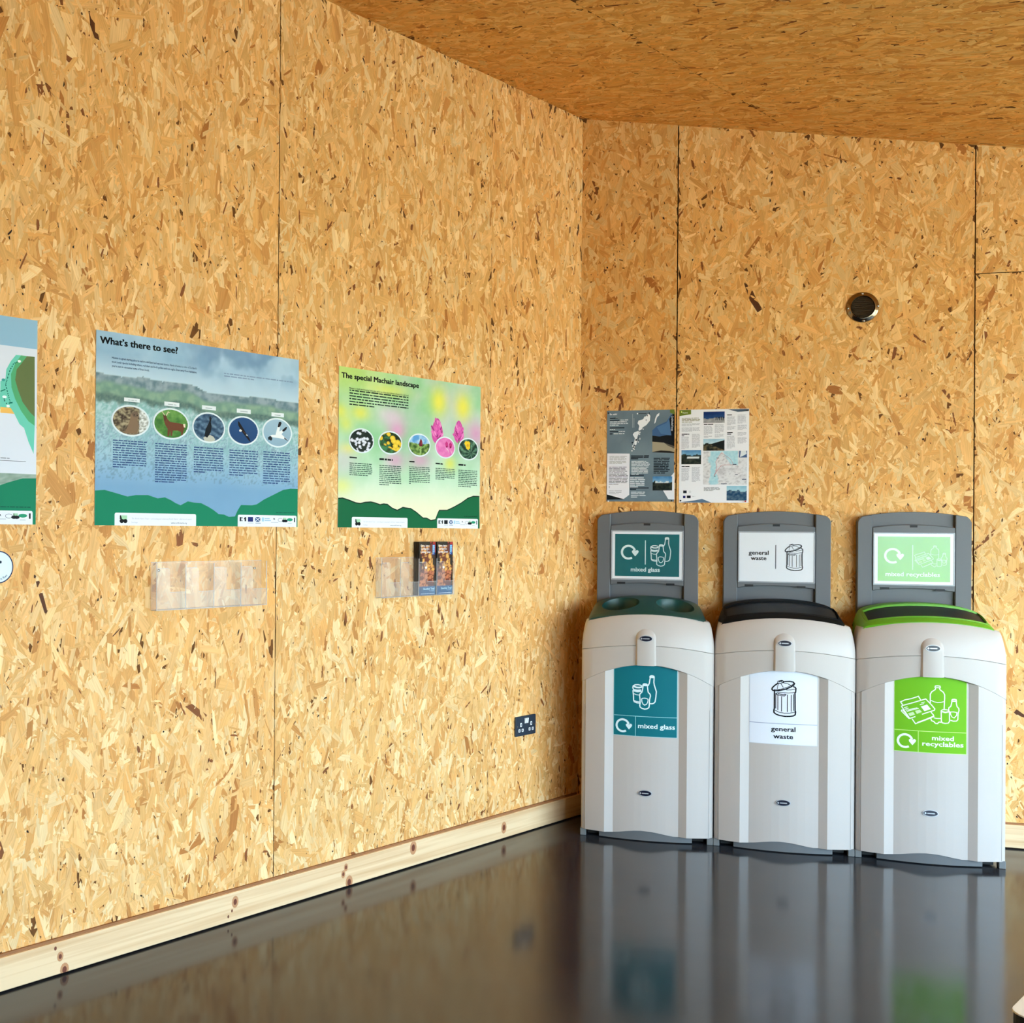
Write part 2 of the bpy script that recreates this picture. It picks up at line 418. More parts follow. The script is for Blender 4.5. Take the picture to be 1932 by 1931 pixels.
# ------------------------------------------------------------------ room surfaces
def strand_mat():
    m = bpy.data.materials.new('osb_strand_wood')
    m.use_nodes = True
    nt = m.node_tree
    b = nt.nodes['Principled BSDF']
    a = nt.nodes.new('ShaderNodeAttribute'); a.attribute_name = 'Col'
    uv = nt.nodes.new('ShaderNodeUVMap'); uv.uv_map = 'grain'
    mp = nt.nodes.new('ShaderNodeMapping'); mp.inputs['Scale'].default_value = (9, 260, 1)
    n = nt.nodes.new('ShaderNodeTexNoise'); n.inputs['Scale'].default_value = 1.0; n.inputs['Detail'].default_value = 3
    cr = nt.nodes.new('ShaderNodeValToRGB')
    cr.color_ramp.elements[0].position = 0.28; cr.color_ramp.elements[0].color = (0.85, 0.81, 0.75, 1)
    cr.color_ramp.elements[1].position = 0.62; cr.color_ramp.elements[1].color = (1.04, 1.04, 1.04, 1)
    mx = nt.nodes.new('ShaderNodeMix'); mx.data_type = 'RGBA'; mx.blend_type = 'MULTIPLY'; mx.inputs['Factor'].default_value = 1.0
    nt.links.new(uv.outputs[0], mp.inputs[0]); nt.links.new(mp.outputs[0], n.inputs['Vector'])
    nt.links.new(n.outputs['Fac'], cr.inputs[0])
    nt.links.new(a.outputs['Color'], mx.inputs['A']); nt.links.new(cr.outputs[0], mx.inputs['B'])
    nt.links.new(mx.outputs['Result'], b.inputs['Base Color'])
    b.inputs['Roughness'].default_value = 0.6
    b.inputs['Specular IOR Level'].default_value = 0.25
    return m
STRAND = strand_mat()

def osb_plain():
    """board body, and boards too far out of the frame to show single strands"""
    m = bpy.data.materials.new('osb_board')
    m.use_nodes = True
    nt = m.node_tree
    b = nt.nodes['Principled BSDF']
    tc = nt.nodes.new('ShaderNodeTexCoord')
    v = nt.nodes.new('ShaderNodeTexVoronoi'); v.inputs['Scale'].default_value = 28
    mp = nt.nodes.new('ShaderNodeMapping'); mp.inputs['Scale'].default_value = (1, 1, 0.3)
    nt.links.new(tc.outputs['Object'], mp.inputs[0]); nt.links.new(mp.outputs[0], v.inputs['Vector'])
    cr = nt.nodes.new('ShaderNodeValToRGB')
    e = cr.color_ramp.elements
    e[0].position = 0.0; e[0].color = (*lin((206, 152, 86)), 1)
    e[1].position = 1.0; e[1].color = (*lin((244, 200, 134)), 1)
    sp = nt.nodes.new('ShaderNodeSeparateColor')
    nt.links.new(v.outputs['Color'], sp.inputs[0]); nt.links.new(sp.outputs[0], cr.inputs[0])
    nt.links.new(cr.outputs[0], b.inputs['Base Color'])
    b.inputs['Roughness'].default_value = 0.65
    return m
OSB = osb_plain()
OSB_CORE = mat('osb_core', (112, 70, 34), 0.8, 0.2, noise_amt=0.4, noise_scale=60)
BACKING = mat('dark_backing', (26, 18, 12), 0.9, 0.1)

PALETTE = np.array([lin(c) for c in ((240, 190, 124), (234, 181, 111), (244, 203, 143), (229, 171, 100), (249, 215, 160), (219, 159, 90), (206, 143, 76), (186, 121, 60), (140, 83, 42), (90, 51, 26))])
PWEIGHT = np.array([.25, .23, .19, .14, .10, .062, .022, .007, .0028, .001]); PWEIGHT /= PWEIGHT.sum()
def strands(parent, place, u0, u1, v0, v1, per_m2, seed, long_axis=math.pi / 2, spread=0.36, vtop=None, inside=None, tint=(1, 1, 1)):
    """thin wood flakes lying over each other on one board; place(u, v, w) -> world, arrays"""
    rs = np.random.RandomState(seed)
    n = int((u1 - u0) * (v1 - v0) * per_m2)
    cu = rs.uniform(u0, u1, n); cv = rs.uniform(v0, v1, n)
    if inside is not None:
        k = inside(cu, cv); cu, cv = cu[k], cv[k]; n = len(cu)
    small = rs.rand(n) < 0.40
    L = np.where(small, rs.uniform(.016, .06, n), np.clip(rs.lognormal(math.log(.092), .38, n), .04, .20))
    W = np.where(small, rs.uniform(.003, .014, n), np.clip(rs.lognormal(math.log(.021), .5, n), .005, .06))
    W = np.minimum(W, L * .55)
    wide = rs.rand(n)
    ang = long_axis + np.where(wide < .72, rs.normal(0, spread, n), rs.uniform(-1.5, 1.5, n))
    e = rs.uniform(-.5, .5, (n, 2)) * np.minimum(W * 1.4, L * .3)[:, None]
    hx = L / 2; hy = W / 2
    t = rs.uniform(.45, 1.0, (n, 4))
    px = np.stack([-hx + e[:, 0], hx * .1, hx + e[:, 1], hx - e[:, 1] * .6, -hx * .2, -hx - e[:, 0] * .6], 1)
    py = np.stack([-hy * t[:, 0], -hy, -hy * t[:, 1], hy * t[:, 2], hy, hy * t[:, 3]], 1)
    ca, sa = np.cos(ang)[:, None], np.sin(ang)[:, None]
    X = cu[:, None] + px * ca - py * sa
    Y = cv[:, None] + px * sa + py * ca
    X = np.clip(X, u0, u1); Y = np.clip(Y, v0, v1)
    if vtop is not None: Y = np.minimum(Y, vtop(X))
    h = rs.uniform(.0002, .0012, n)
    h = np.where(small, h + .0003, h)
    Wd = h[:, None] + px * rs.uniform(-.012, .012, n)[:, None] + py * rs.uniform(-.03, .03, n)[:, None]
    Wd = np.clip(Wd, .00005, .0019)
    ci = rs.choice(len(PALETTE), n, p=PWEIGHT)
    ci = np.where(small & (rs.rand(n) < .022), len(PALETTE) - 2, ci)
    big_dark = (~small) & (ci >= len(PALETTE) - 2) & (W > .02)
    ci = np.where(big_dark & (rs.rand(n) < .6), 5, ci)
    C = PALETTE[ci] * rs.uniform(.90, 1.08, n)[:, None] * np.array(tint)[None, :]
    C = C[:, None, :] * rs.uniform(.90, 1.05, (n, 6))[:, :, None]
    # specks: chips and pin holes
    m = int(n * .045)
    k = rs.choice(n, m, replace=False)
    sx, sy = rs.uniform(.001, .0042, m), rs.uniform(.0015, .006, m)
    a6 = np.arange(6) * math.pi / 3
    rr = rs.uniform(.25, 1.35, (m, 6)); sy = np.where(rs.rand(m) < .3, sy * 2.2, sy); sx = np.where(rs.rand(m) < .5, sx * .5, sx)
    tl = rs.normal(0, .5, m)
    qx, qy = sx[:, None] * np.cos(a6)[None] * rr, sy[:, None] * np.sin(a6)[None] * rr
    X2 = cu[k][:, None] + qx * np.cos(tl)[:, None] - qy * np.sin(tl)[:, None]; Y2 = cv[k][:, None] + qx * np.sin(tl)[:, None] + qy * np.cos(tl)[:, None]
    X2 = np.clip(X2, u0, u1); Y2 = np.clip(Y2, v0, v1)
    if vtop is not None: Y2 = np.minimum(Y2, vtop(X2))
    dk = np.array([lin(c) for c in ((84, 48, 22), (44, 26, 14), (132, 80, 38), (28, 18, 12))])[rs.randint(0, 4, m)]
    X = np.vstack([X, X2]); Y = np.vstack([Y, Y2]); Wd = np.vstack([Wd, np.full((m, 6), .00195)])
    C = np.vstack([C, np.repeat(dk[:, None, :], 6, 1)])
    U = np.vstack([px, X2 * 0]) + rs.uniform(0, 40, n + m)[:, None]; V = np.vstack([py, X2 * 0]) + rs.uniform(0, 7, n + m)[:, None]
    n += m
    co = place(X.ravel(), Y.ravel(), Wd.ravel())
    me = bpy.data.meshes.new('wood_strands')
    me.vertices.add(n * 6); me.vertices.foreach_set('co', co.astype(np.float32).ravel())
    me.loops.add(n * 6); me.loops.foreach_set('vertex_index', np.arange(n * 6, dtype=np.int32))
    me.polygons.add(n); me.polygons.foreach_set('loop_start', np.arange(0, n * 6, 6, dtype=np.int32))
    me.materials.append(STRAND)
    at = me.attributes.new('Col', 'FLOAT_COLOR', 'CORNER')
    at.data.foreach_set('color', np.concatenate([C.reshape(-1, 3), np.ones((n * 6, 1))], 1).astype(np.float32).ravel())
    uvl = me.uv_layers.new(name='grain')
    uvl.data.foreach_set('uv', np.stack([U.ravel(), V.ravel()], 1).astype(np.float32).ravel())
    me.update(); me.validate()
    o = bpy.data.objects.new('wood_strands', me)
    COL.objects.link(o); o.parent = parent; o['kind'] = 'stuff'
    return o

Dn, Nn = np.array(D), np.array(N)
def place_left(s, z, w):
    return s[:, None] * Dn + w[:, None] * Nn + z[:, None] * np.array([0, 0, 1.0])
def place_back(x, z, w):
    return np.stack([x, -w, z], 1)
SL = GX * N.x + GY * N.y
_cn = np.array([-GX, -GY, 1.0]); _cn /= np.linalg.norm(_cn)
def place_ceil(s, n, w):
    return s[:, None] * Dn + n[:, None] * Nn + np.stack([0 * s, 0 * s, TOP + SL * n], 1) - w[:, None] * _cn

# left wall: backing slab, boards side by side with open joints
mb = MB()
mb.hull8([lw(0 - .1, -.14, -.1), lw(ROOM_S + .15, -.14, -.1), lw(ROOM_S + .15, -.022, -.1), lw(0 - .02, -.022, -.1),
          lw(0 - .1, -.14, TOP + .1), lw(ROOM_S + .15, -.14, TOP + .1), lw(ROOM_S + .15, -.022, TOP + .1), lw(0 - .02, -.022, TOP + .1)])
wall_left = mb.build('wall_left', BACKING); wall_left['kind'] = 'structure'
cuts = [0.0, .6858, 1.8995, 3.1132, 4.3269, 5.5406, 6.7543, ROOM_S]
for i, (a, b) in enumerate(zip(cuts, cuts[1:])):
    a2, b2 = a + (.0016 if i > 1 else .0003 if i else 0), b - (.0016 if i else .0003)
    mb = MB()
    mb.hull8([lw(a2, -.0215, .0), lw(b2, -.0215, .0), lw(b2, 0, .0), lw(a2, 0, .0), lw(a2, -.0215, TOP), lw(b2, -.0215, TOP), lw(b2, 0, TOP), lw(a2, 0, TOP)])
    p = mb.build('osb_panel', OSB_CORE if a < 3.2 else OSB, wall_left)
    if a < 3.2:
        strands(p, place_left, a2, b2, .08, TOP, 3900, 11 + i, spread=.34, tint=(1, .995, .98) if i % 2 else (1.03, 1.0, .97))

# back wall
XE = ROOM_N / N.x
def ztop_back(x): return TOP + GX * x
mb = MB()
mb.hull8([(-.05, .022, -.1), (XE + .2, .022, -.1), (XE + .2, .14, -.1), (-.05, .14, -.1),
          (-.05, .022, TOP + .1), (XE + .2, .022, ztop_back(XE) + .1), (XE + .2, .14, ztop_back(XE) + .1), (-.05, .14, TOP + .1)])
wall_back = mb.build('wall_back', BACKING); wall_back['kind'] = 'structure'
cutx = [0.0, .4283, 1.6420, 2.8557, 4.0694, 5.2831, XE]
for i, (a, b) in enumerate(zip(cutx, cutx[1:])):
    a2, b2 = a + (.0022 if i else 0), b - (.0022 if i < 5 else 0)
    parts = [(0.0, None)]
    if i == 2: parts = [(0.0, 2.433), (2.436, None)]
    for j, (z0, z1) in enumerate(parts):
        za, zb = (z1, z1) if z1 else (ztop_back(a2), ztop_back(b2))
        mb = MB()
        mb.hull8([(a2, 0, z0), (b2, 0, z0), (b2, .0215, z0), (a2, .0215, z0), (a2, 0, za), (b2, 0, zb), (b2, .0215, zb), (a2, .0215, za)])
        p = mb.build('osb_panel', OSB_CORE if i < 3 else OSB, wall_back)
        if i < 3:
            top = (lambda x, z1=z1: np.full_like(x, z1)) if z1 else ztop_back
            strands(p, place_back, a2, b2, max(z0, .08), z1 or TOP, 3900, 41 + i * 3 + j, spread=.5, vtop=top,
                    inside=(lambda x, z: z < ztop_back(x)) if not z1 else None, tint=((.92, .84, .70), (1, .95, .84), (1.02, 1.0, .94))[i])  # first board darker: shade near the corner is put into its tint

# ceiling: boards parallel to the left wall
def cp(s, n, up=0.0):
    return D * s + N * n + Z * (TOP + SL * n + up)
TA = math.tan(ANG)
mb = MB()
mb.hull8([cp(.06, -.14, .02), cp(-(ROOM_N + .2) * TA, ROOM_N + .2, .02), cp(ROOM_S + .15, ROOM_N + .2, .02), cp(ROOM_S + .15, -.14, .02),
          cp(.06, -.14, .2), cp(-(ROOM_N + .2) * TA, ROOM_N + .2, .2), cp(ROOM_S + .15, ROOM_N + .2, .2), cp(ROOM_S + .15, -.14, .2)])
ceiling = mb.build('ceiling', BACKING); ceiling['kind'] = 'structure'
cn = [0.0, .811, 2.031, 3.251, 4.471, ROOM_N]
for i, (a, b) in enumerate(zip(cn, cn[1:])):
    a2, b2 = a + (.0006 if i else 0), b - .0006
    cuts_s = [None, 1.62 - .9 * (i % 2) + .6, 4.3 - .9 * (i % 2), ROOM_S]
    for j, (s0, s1) in enumerate(zip(cuts_s, cuts_s[1:])):
        sa, sb = (-a2 * TA, -b2 * TA) if s0 is None else (s0 + .0008, s0 + .0008)
        s1b = s1 - .0008
        mb = MB()
        mb.hull8([cp(sa, a2), cp(s1b, a2), cp(s1b, b2), cp(sb, b2), cp(sa, a2, .0195), cp(s1b, a2, .0195), cp(s1b, b2, .0195), cp(sb, b2, .0195)])
        vis = i < 3 and j < 2
        p = mb.build('osb_panel', OSB_CORE if vis else OSB, ceiling)
        if vis:
            strands(p, place_ceil, min(sa, sb), s1b, a2, b2, 3800, 71 + i * 4 + j, long_axis=math.pi / 2, spread=.42,
                    inside=(lambda s, n: s > -n * TA), tint=(1.0, .89, .62))

# floor: grey resin, glossy, a little uneven
def floor_mat():
    m = bpy.data.materials.new('grey_resin_floor')
    m.use_nodes = True
    nt = m.node_tree
    b = nt.nodes['Principled BSDF']
    tc = nt.nodes.new('ShaderNodeTexCoord')
    n1 = nt.nodes.new('ShaderNodeTexNoise'); n1.inputs['Scale'].default_value = 1.6; n1.inputs['Detail'].default_value = 5
    n2 = nt.nodes.new('ShaderNodeTexNoise'); n2.inputs['Scale'].default_value = 420; n2.inputs['Detail'].default_value = 2
    n3 = nt.nodes.new('ShaderNodeTexNoise'); n3.inputs['Scale'].default_value = 3.2; n3.inputs['Detail'].default_value = 2
    for n in (n1, n2, n3): nt.links.new(tc.outputs['Object'], n.inputs['Vector'])
    cr = nt.nodes.new('ShaderNodeValToRGB')
    e = cr.color_ramp.elements
    e[0].position = .3; e[0].color = (*lin(FLOOR_A), 1)
    e[1].position = .7; e[1].color = (*lin(FLOOR_B), 1)
    nt.links.new(n1.outputs['Fac'], cr.inputs[0])
    mx = nt.nodes.new('ShaderNodeMix'); mx.data_type = 'RGBA'; mx.blend_type = 'MULTIPLY'; mx.inputs['Factor'].default_value = .35
    nt.links.new(cr.outputs[0], mx.inputs['A']); nt.links.new(n2.outputs['Fac'], mx.inputs['B'])
    nt.links.new(mx.outputs['Result'], b.inputs['Base Color'])
    mr = nt.nodes.new('ShaderNodeMapRange'); mr.inputs['To Min'].default_value = .10; mr.inputs['To Max'].default_value = .16
    nt.links.new(n1.outputs['Fac'], mr.inputs['Value']); nt.links.new(mr.outputs[0], b.inputs['Roughness'])
    b.inputs['Specular IOR Level'].default_value = .46
    bp = nt.nodes.new('ShaderNodeBump'); bp.inputs['Strength'].default_value = .05; bp.inputs['Distance'].default_value = .02
    nt.links.new(n3.outputs['Fac'], bp.inputs['Height']); nt.links.new(bp.outputs[0], b.inputs['Normal'])
    return m
FLOOR_A, FLOOR_B = (46, 48, 54), (56, 58, 64)
fp = [lw(-.02, -.03, 0), lw(ROOM_S + .1, -.03, 0), lw(ROOM_S + .1, ROOM_N + .1, 0), lw(-(ROOM_N + .1) * TA - .05, ROOM_N + .1, 0)]
mb = MB(); mb.prism([(q.x, q.y) for q in fp], -.08, 0.0)
floor = mb.build('floor', floor_mat()); floor['kind'] = 'structure'

# window side and the wall behind the camera: daylight comes in here
FRAME = mat('window_frame_grey', (88, 92, 96), .45, noise_amt=.05)
def glass_mat():
    m = bpy.data.materials.new('window_glass')
    m.use_nodes = True
    nt = m.node_tree
    nt.nodes.remove(nt.nodes['Principled BSDF'])
    out = nt.nodes['Material Output']
    t = nt.nodes.new('ShaderNodeBsdfTransparent'); t.inputs[0].default_value = (.94, .97, .96, 1)
    g = nt.nodes.new('ShaderNodeBsdfGlossy'); g.inputs['Roughness'].default_value = .01
    ms = nt.nodes.new('ShaderNodeMixShader'); ms.inputs[0].default_value = .07
    nt.links.new(t.outputs[0], ms.inputs[1]); nt.links.new(g.outputs[0], ms.inputs[2]); nt.links.new(ms.outputs[0], out.inputs[0])
    return m
GLASS = glass_mat()
S0 = -(ROOM_N + .12) * TA - .1
def side_box(mb, s0, s1, z0, z1, t0=0.0, t1=.14):
    mb.hull8([lw(s0, ROOM_N + t0, z0), lw(s1, ROOM_N + t0, z0), lw(s1, ROOM_N + t1, z0), lw(s0, ROOM_N + t1, z0),
              lw(s0, ROOM_N + t0, z1), lw(s1, ROOM_N + t0, z1), lw(s1, ROOM_N + t1, z1), lw(s0, ROOM_N + t1, z1)])
mb = MB()
zc = TOP + SL * ROOM_N + .15
side_box(mb, S0, ROOM_S + .15, -.1, WIN_Z[0]); side_box(mb, S0, ROOM_S + .15, WIN_Z[1], zc)
edges = [S0] + [e for ab in WIN_BAYS for e in ab] + [ROOM_S + .15]
for a, b in zip(edges[::2], edges[1::2]): side_box(mb, a, b, WIN_Z[0], WIN_Z[1])
w = mb.build('wall_right', OSB); w['kind'] = 'structure'
mb = MB()
mb.hull8([lw(ROOM_S, -.14, -.1), lw(ROOM_S, ROOM_N + .14, -.1), lw(ROOM_S + .14, ROOM_N + .14, -.1), lw(ROOM_S + .14, -.14, -.1),
          lw(ROOM_S, -.14, TOP + .1), lw(ROOM_S, ROOM_N + .14, TOP + .1), lw(ROOM_S + .14, ROOM_N + .14, TOP + .1), lw(ROOM_S + .14, -.14, TOP + .1)])
w = mb.build('wall_front', OSB); w['kind'] = 'structure'
for i, (a, b) in enumerate(WIN_BAYS):
    mb = MB()
    for s0, s1, z0, z1 in ((a, a + .05, *WIN_Z), (b - .05, b, *WIN_Z), (a + .05, b - .05, WIN_Z[0], WIN_Z[0] + .05), (a + .05, b - .05, WIN_Z[1] - .05, WIN_Z[1])):
        side_box(mb, s0, s1, z0, z1, .05, .11)
    o = mb.build('window_%d' % (i + 1), FRAME); o['kind'] = 'structure'
    mb = MB(); side_box(mb, a + .05, b - .05, WIN_Z[0] + .05, WIN_Z[1] - .05, .075, .081); mb.build('pane', GLASS, o)
mb = MB(); mb.prism([(-60, -60), (60, -60), (60, 60), (-60, 60)], -.35, -.15)
g = mb.build('ground', mat('pale_bounce_ground', (206, 190, 160), .95, .1, noise_amt=.15, noise_scale=3)); g['kind'] = 'structure'  # unseen ground, made pale to bounce daylight up to walls and ceiling

# skirting boards of knotty pine
def pine_mat():
    m = bpy.data.materials.new('knotty_pine')
    m.use_nodes = True
    nt = m.node_tree
    b = nt.nodes['Principled BSDF']
    tc = nt.nodes.new('ShaderNodeTexCoord')
    mp = nt.nodes.new('ShaderNodeMapping'); mp.inputs['Scale'].default_value = (.8, 1, 34)
    n = nt.nodes.new('ShaderNodeTexNoise'); n.inputs['Scale'].default_value = 1.5; n.inputs['Detail'].default_value = 4; n.inputs['Distortion'].default_value = .46
    nt.links.new(tc.outputs['Object'], mp.inputs[0]); nt.links.new(mp.outputs[0], n.inputs['Vector'])
    cr = nt.nodes.new('ShaderNodeValToRGB')
    e = cr.color_ramp.elements
    e[0].position = .32; e[0].color = (*lin((220, 178, 130)), 1)
    e[1].position = .58; e[1].color = (*lin((240, 208, 164)), 1)
    nt.links.new(n.outputs['Fac'], cr.inputs[0]); nt.links.new(cr.outputs[0], b.inputs['Base Color'])
    b.inputs['Roughness'].default_value = .5
    return m
PINE = pine_mat()
KNOT = mat('knot_brown', (112, 54, 30), .5, noise_amt=.4, noise_scale=160)
KNOT_RING = mat('knot_ring', (196, 140, 96), .5, noise_amt=.15, noise_scale=80)
STRIP = mat('brown_joint_strip', (150, 100, 58), .7, noise_amt=.2)
# local frame: x along the wall, y out of it, z up
bl = MB(); bl.box(0, ROOM_S, 0, .018, .005, .1005)
base_left = bl.build('baseboard_left', PINE, bevel=.002, segs=1)
base_left.matrix_world = frame(lw(0, .002, 0), D, N, Z)
base_left['kind'] = 'structure'
def child_at(o, parent):
    o.parent = parent
    return o
mb = MB(); mb.box(.02, ROOM_S, 0, .0075, .1, .108); mb.build('joint_strip', STRIP, base_left)
for s, z, r in T['knots']:
    mb = MB()
    loop = lambda k, y: [(s + r * k * .72 * math.cos(t * math.pi / 6), y, min(.0995, max(.006, z + r * k * math.sin(t * math.pi / 6)))) for t in range(12)]
    mb.loft([loop(1.0, .018), loop(.92, .01835)], cap1=True)
    mb.build('knot', KNOT, base_left)
    mb = MB(); mb.loft([loop(1.9, .018), loop(1.8, .01815)], cap1=True)
    if r > .007: mb.build('knot_ring', KNOT_RING, base_left)
bb = MB(); bb.box(.03, XE - .05, -.02, -.002, .005, .1005)
base_back = bb.build('baseboard_back', PINE, bevel=.002, segs=1); base_back['kind'] = 'structure'
mb = MB(); mb.box(.03, XE - .05, -.0095, -.002, .1, .108); mb.build('joint_strip', STRIP, base_back)

# ------------------------------------------------------------------ recycling bins
BX, BW = .03709 - .003, .54895
PLASTIC = mat('pale_grey_plastic', (194, 186, 180), .38, .5, noise_amt=.02, noise_scale=300, bump=.03)
PLINTH = mat('grey_plinth_plastic', (104, 106, 108), .5, .4, noise_amt=.05)
FOOT = mat('grey_foot_plastic', (120, 122, 122), .5, .4, noise_amt=.05)
DARK = mat('black_plastic', (20, 20, 21), .5, .4, noise_amt=.05)
PANELG = mat('grey_sign_board_plastic', (98, 100, 103), .42, .45, noise_amt=.04, noise_scale=200, bump=.02)
BADGE = mat('navy_badge', (22, 26, 44), .25, .5)
SILVER = mat('silver_edge', (196, 198, 204), .3, .5, metal=.4)
GROOVE = mat('groove_grey', (150, 148, 146), .6, .3)
def cover_mat():
    m = bpy.data.materials.new('clear_sign_cover')
    m.use_nodes = True
    nt = m.node_tree
    nt.nodes.remove(nt.nodes['Principled BSDF'])
    out = nt.nodes['Material Output']
    t = nt.nodes.new('ShaderNodeBsdfTransparent'); t.inputs[0].default_value = (.98, .98, .98, 1)
    g = nt.nodes.new('ShaderNodeBsdfGlossy'); g.inputs['Roughness'].default_value = .2
    ms = nt.nodes.new('ShaderNodeMixShader'); ms.inputs[0].default_value = .03
    nt.links.new(t.outputs[0], ms.inputs[1]); nt.links.new(g.outputs[0], ms.inputs[2]); nt.links.new(ms.outputs[0], out.inputs[0])
    return m
COVER = cover_mat()

HW = .2725
def bow(x): return -.352 - .05 * (1 - min(1, abs(x) / .276) ** 2)
def rec(x): return bow(x) + .018
def door_top(x): return .7536 - .087 * (x / .27) ** 2
def seam_z(x): return .837 - .0290 * (x / .27) ** 2
def rim_z(x): return .968 - .033 * (x / .26) ** 2
def plan(hw, shift=0.0, back=-.035, hwb=.235, recess=False, rc=.014):
    """plan outline: left side, front and right side, then the back with the same points mirrored behind"""
    k = hw / HW
    pts = [(-hw + .004, -.20), (-hw, -.335 + shift)]
    for t in (.3, .6, 1.0):
        a = math.pi + t * math.pi / 2.2
        pts.append((-hw + rc + rc * math.cos(a), -.337 + shift + rc * math.sin(a)))
    if recess:
        pts += [(x, bow(x)) for x in (-.255, -.235, -.21, -.19, -.1735)]
        pts += [(-.1725, bow(-.1725) + .0004), (-.138, rec(-.138) - .0004), (-.1368, rec(-.1368))]
        pts += [(x, rec(x)) for x in (-.11, -.08, -.05, -.02, .02, .05, .08, .11)]
        pts += [(.1312, rec(.1312)), (.1324, rec(.1324) - .0004), (.1635, bow(.1635) + .0004), (.1645, bow(.1645))]
        pts += [(-x, bow(x)) for x in (-.185, -.21, -.235, -.255)]
    else:
        for i in range(25):
            x = (-.245 + .49 * i / 24) * k
            pts.append((x, bow(x / k) + shift))
    for t in (1.0, .6, .3):
        a = -t * math.pi / 2.2
        pts.append((hw - rc + rc * math.cos(a), -.337 + shift + rc * math.sin(a)))
    pts += [(hw, -.335 + shift), (hw - .004, -.20)]
    return pts + [(x * hwb / hw, back) for x, y in reversed(pts)]
def loop_at(pl, zf): return [(x, y, zf(x, y)) for x, y in pl]

def arrow_icon(mb, cx, cy, R, lay, col, w=None):
    """the open ring with an arrow head"""
    w = w or R * .34
    pts = [(cx + R * math.cos(math.radians(a)), cy + R * math.sin(math.radians(a))) for a in range(-58, -345 - 1, -7)]
    stroke(mb, pts, w, lay, col)
    ax, ay = cx + R * 1.02, cy - R * .02
    mb.flat([(ax - R * .52, ay + R * .2), (ax - R * .3, ay + R * .38), (ax, ay + R * .22), (ax + R * .3, ay + R * .38), (ax + R * .52, ay + R * .2), (ax + R * .46, ay - R * .05), (ax, ay - R * .62), (ax - R * .46, ay - R * .05)], lay, col)

def xf(pts, k, ox, oy, cx, cy):      # icon units (y down) to local
    return [(ox + (x - cx) * k, oy - (y - cy) * k) for x, y in pts]
def glass_icon(mb, ox, oy, h, lay, col, lw_):
    k = h / 745.0
    F = lambda p: xf(p, k, ox, oy, 870, 640)
    S = lambda p, c=False, s=1.0: stroke(mb, F(p), lw_ * s, lay, col, c)
    S([(985, 885), (1030, 885), (1065, 870), (1090, 840), (1105, 740), (1115, 620), (1100, 570), (1072, 480), (1062, 420), (1068, 300), (1055, 282), (1020, 275), (985, 285), (978, 305), (985, 330), (978, 370), (968, 440), (940, 500)])
    S([(985, 310), (1065, 310)], s=1.6)
    S([(835, 480), (850, 462), (880, 458), (915, 465), (928, 485), (930, 530), (938, 590), (945, 640), (985, 680), (992, 720), (975, 800), (968, 940), (960, 975), (920, 1000), (875, 1010), (815, 995), (778, 970), (770, 930), (780, 880), (775, 800), (765, 720), (772, 685), (815, 640), (825, 590), (835, 530)], True)
    S([(840, 490), (925, 490)], s=1.6)
    S([(810, 790), (830, 775), (880, 770), (935, 785), (945, 805), (935, 860), (910, 905), (870, 922), (840, 905), (815, 850)], True, .8)
    S([(820, 515), (790, 495), (735, 485), (670, 490), (628, 515), (622, 560), (640, 600), (625, 620), (635, 720), (640, 830), (655, 860), (710, 880), (772, 885)])
    S([(645, 610), (720, 622), (800, 610)], s=2.4)
    S([(640, 525), (700, 545), (760, 545), (815, 530)], s=1.5)
    S([(645, 685), (700, 705), (765, 708)], s=.7); S([(645, 830), (700, 852), (768, 858)], s=.7)
def bin_icon(mb, ox, oy, h, lay, col, lw_):
    k = h / 840.0
    F = lambda p: xf(p, k, ox, oy, 950, 690)
    S = lambda p, c=False, s=1.0: stroke(mb, F(p), lw_ * s, lay, col, c)
    S([(825, 345), (760, 395), (705, 455), (695, 490), (715, 515), (780, 522), (880, 505), (1000, 470), (1100, 420), (1165, 370), (1178, 335), (1150, 305), (1080, 293), (940, 305)], s=1.25)
    S([(735, 500), (850, 490), (1000, 440), (1110, 385), (1160, 340)], s=.55)
    S([(820, 345), (825, 300), (910, 275), (935, 290), (940, 325), (870, 345), (830, 355)], True, .8)
    S([(855, 325), (860, 305), (905, 295), (912, 318)], s=.7)
    S([(835, 360), (815, 420), (812, 480)], s=.5); S([(890, 355), (940, 440)], s=.6); S([(940, 330), (1030, 345), (1110, 390)], s=.6)
    S([(1150, 405), (1195, 425), (1210, 450), (1205, 535), (1190, 550), (1195, 960), (1207, 985), (1200, 1050), (1160, 1080), (1080, 1095), (980, 1100), (860, 1085), (780, 1055), (742, 1020), (742, 960), (750, 930), (750, 530)], s=1.25)
    S([(1000, 490), (1100, 485), (1200, 460)], s=.6); S([(815, 545), (900, 555), (1050, 560), (1195, 540)], s=.6)
    S([(760, 965), (850, 1010), (960, 1028), (1080, 1022), (1195, 990)], s=.6)
    for x, t, b in ((780, 570, 930), (825, 600, 965), (905, 640, 990), (1030, 600, 995), (1110, 600, 985), (1160, 585, 960)): S([(x, t), (x, b)], s=.65)
    S([(810, 560), (830, 585), (940, 600), (980, 590), (998, 600), (965, 632), (820, 615), (790, 595), (795, 565)], s=.7)
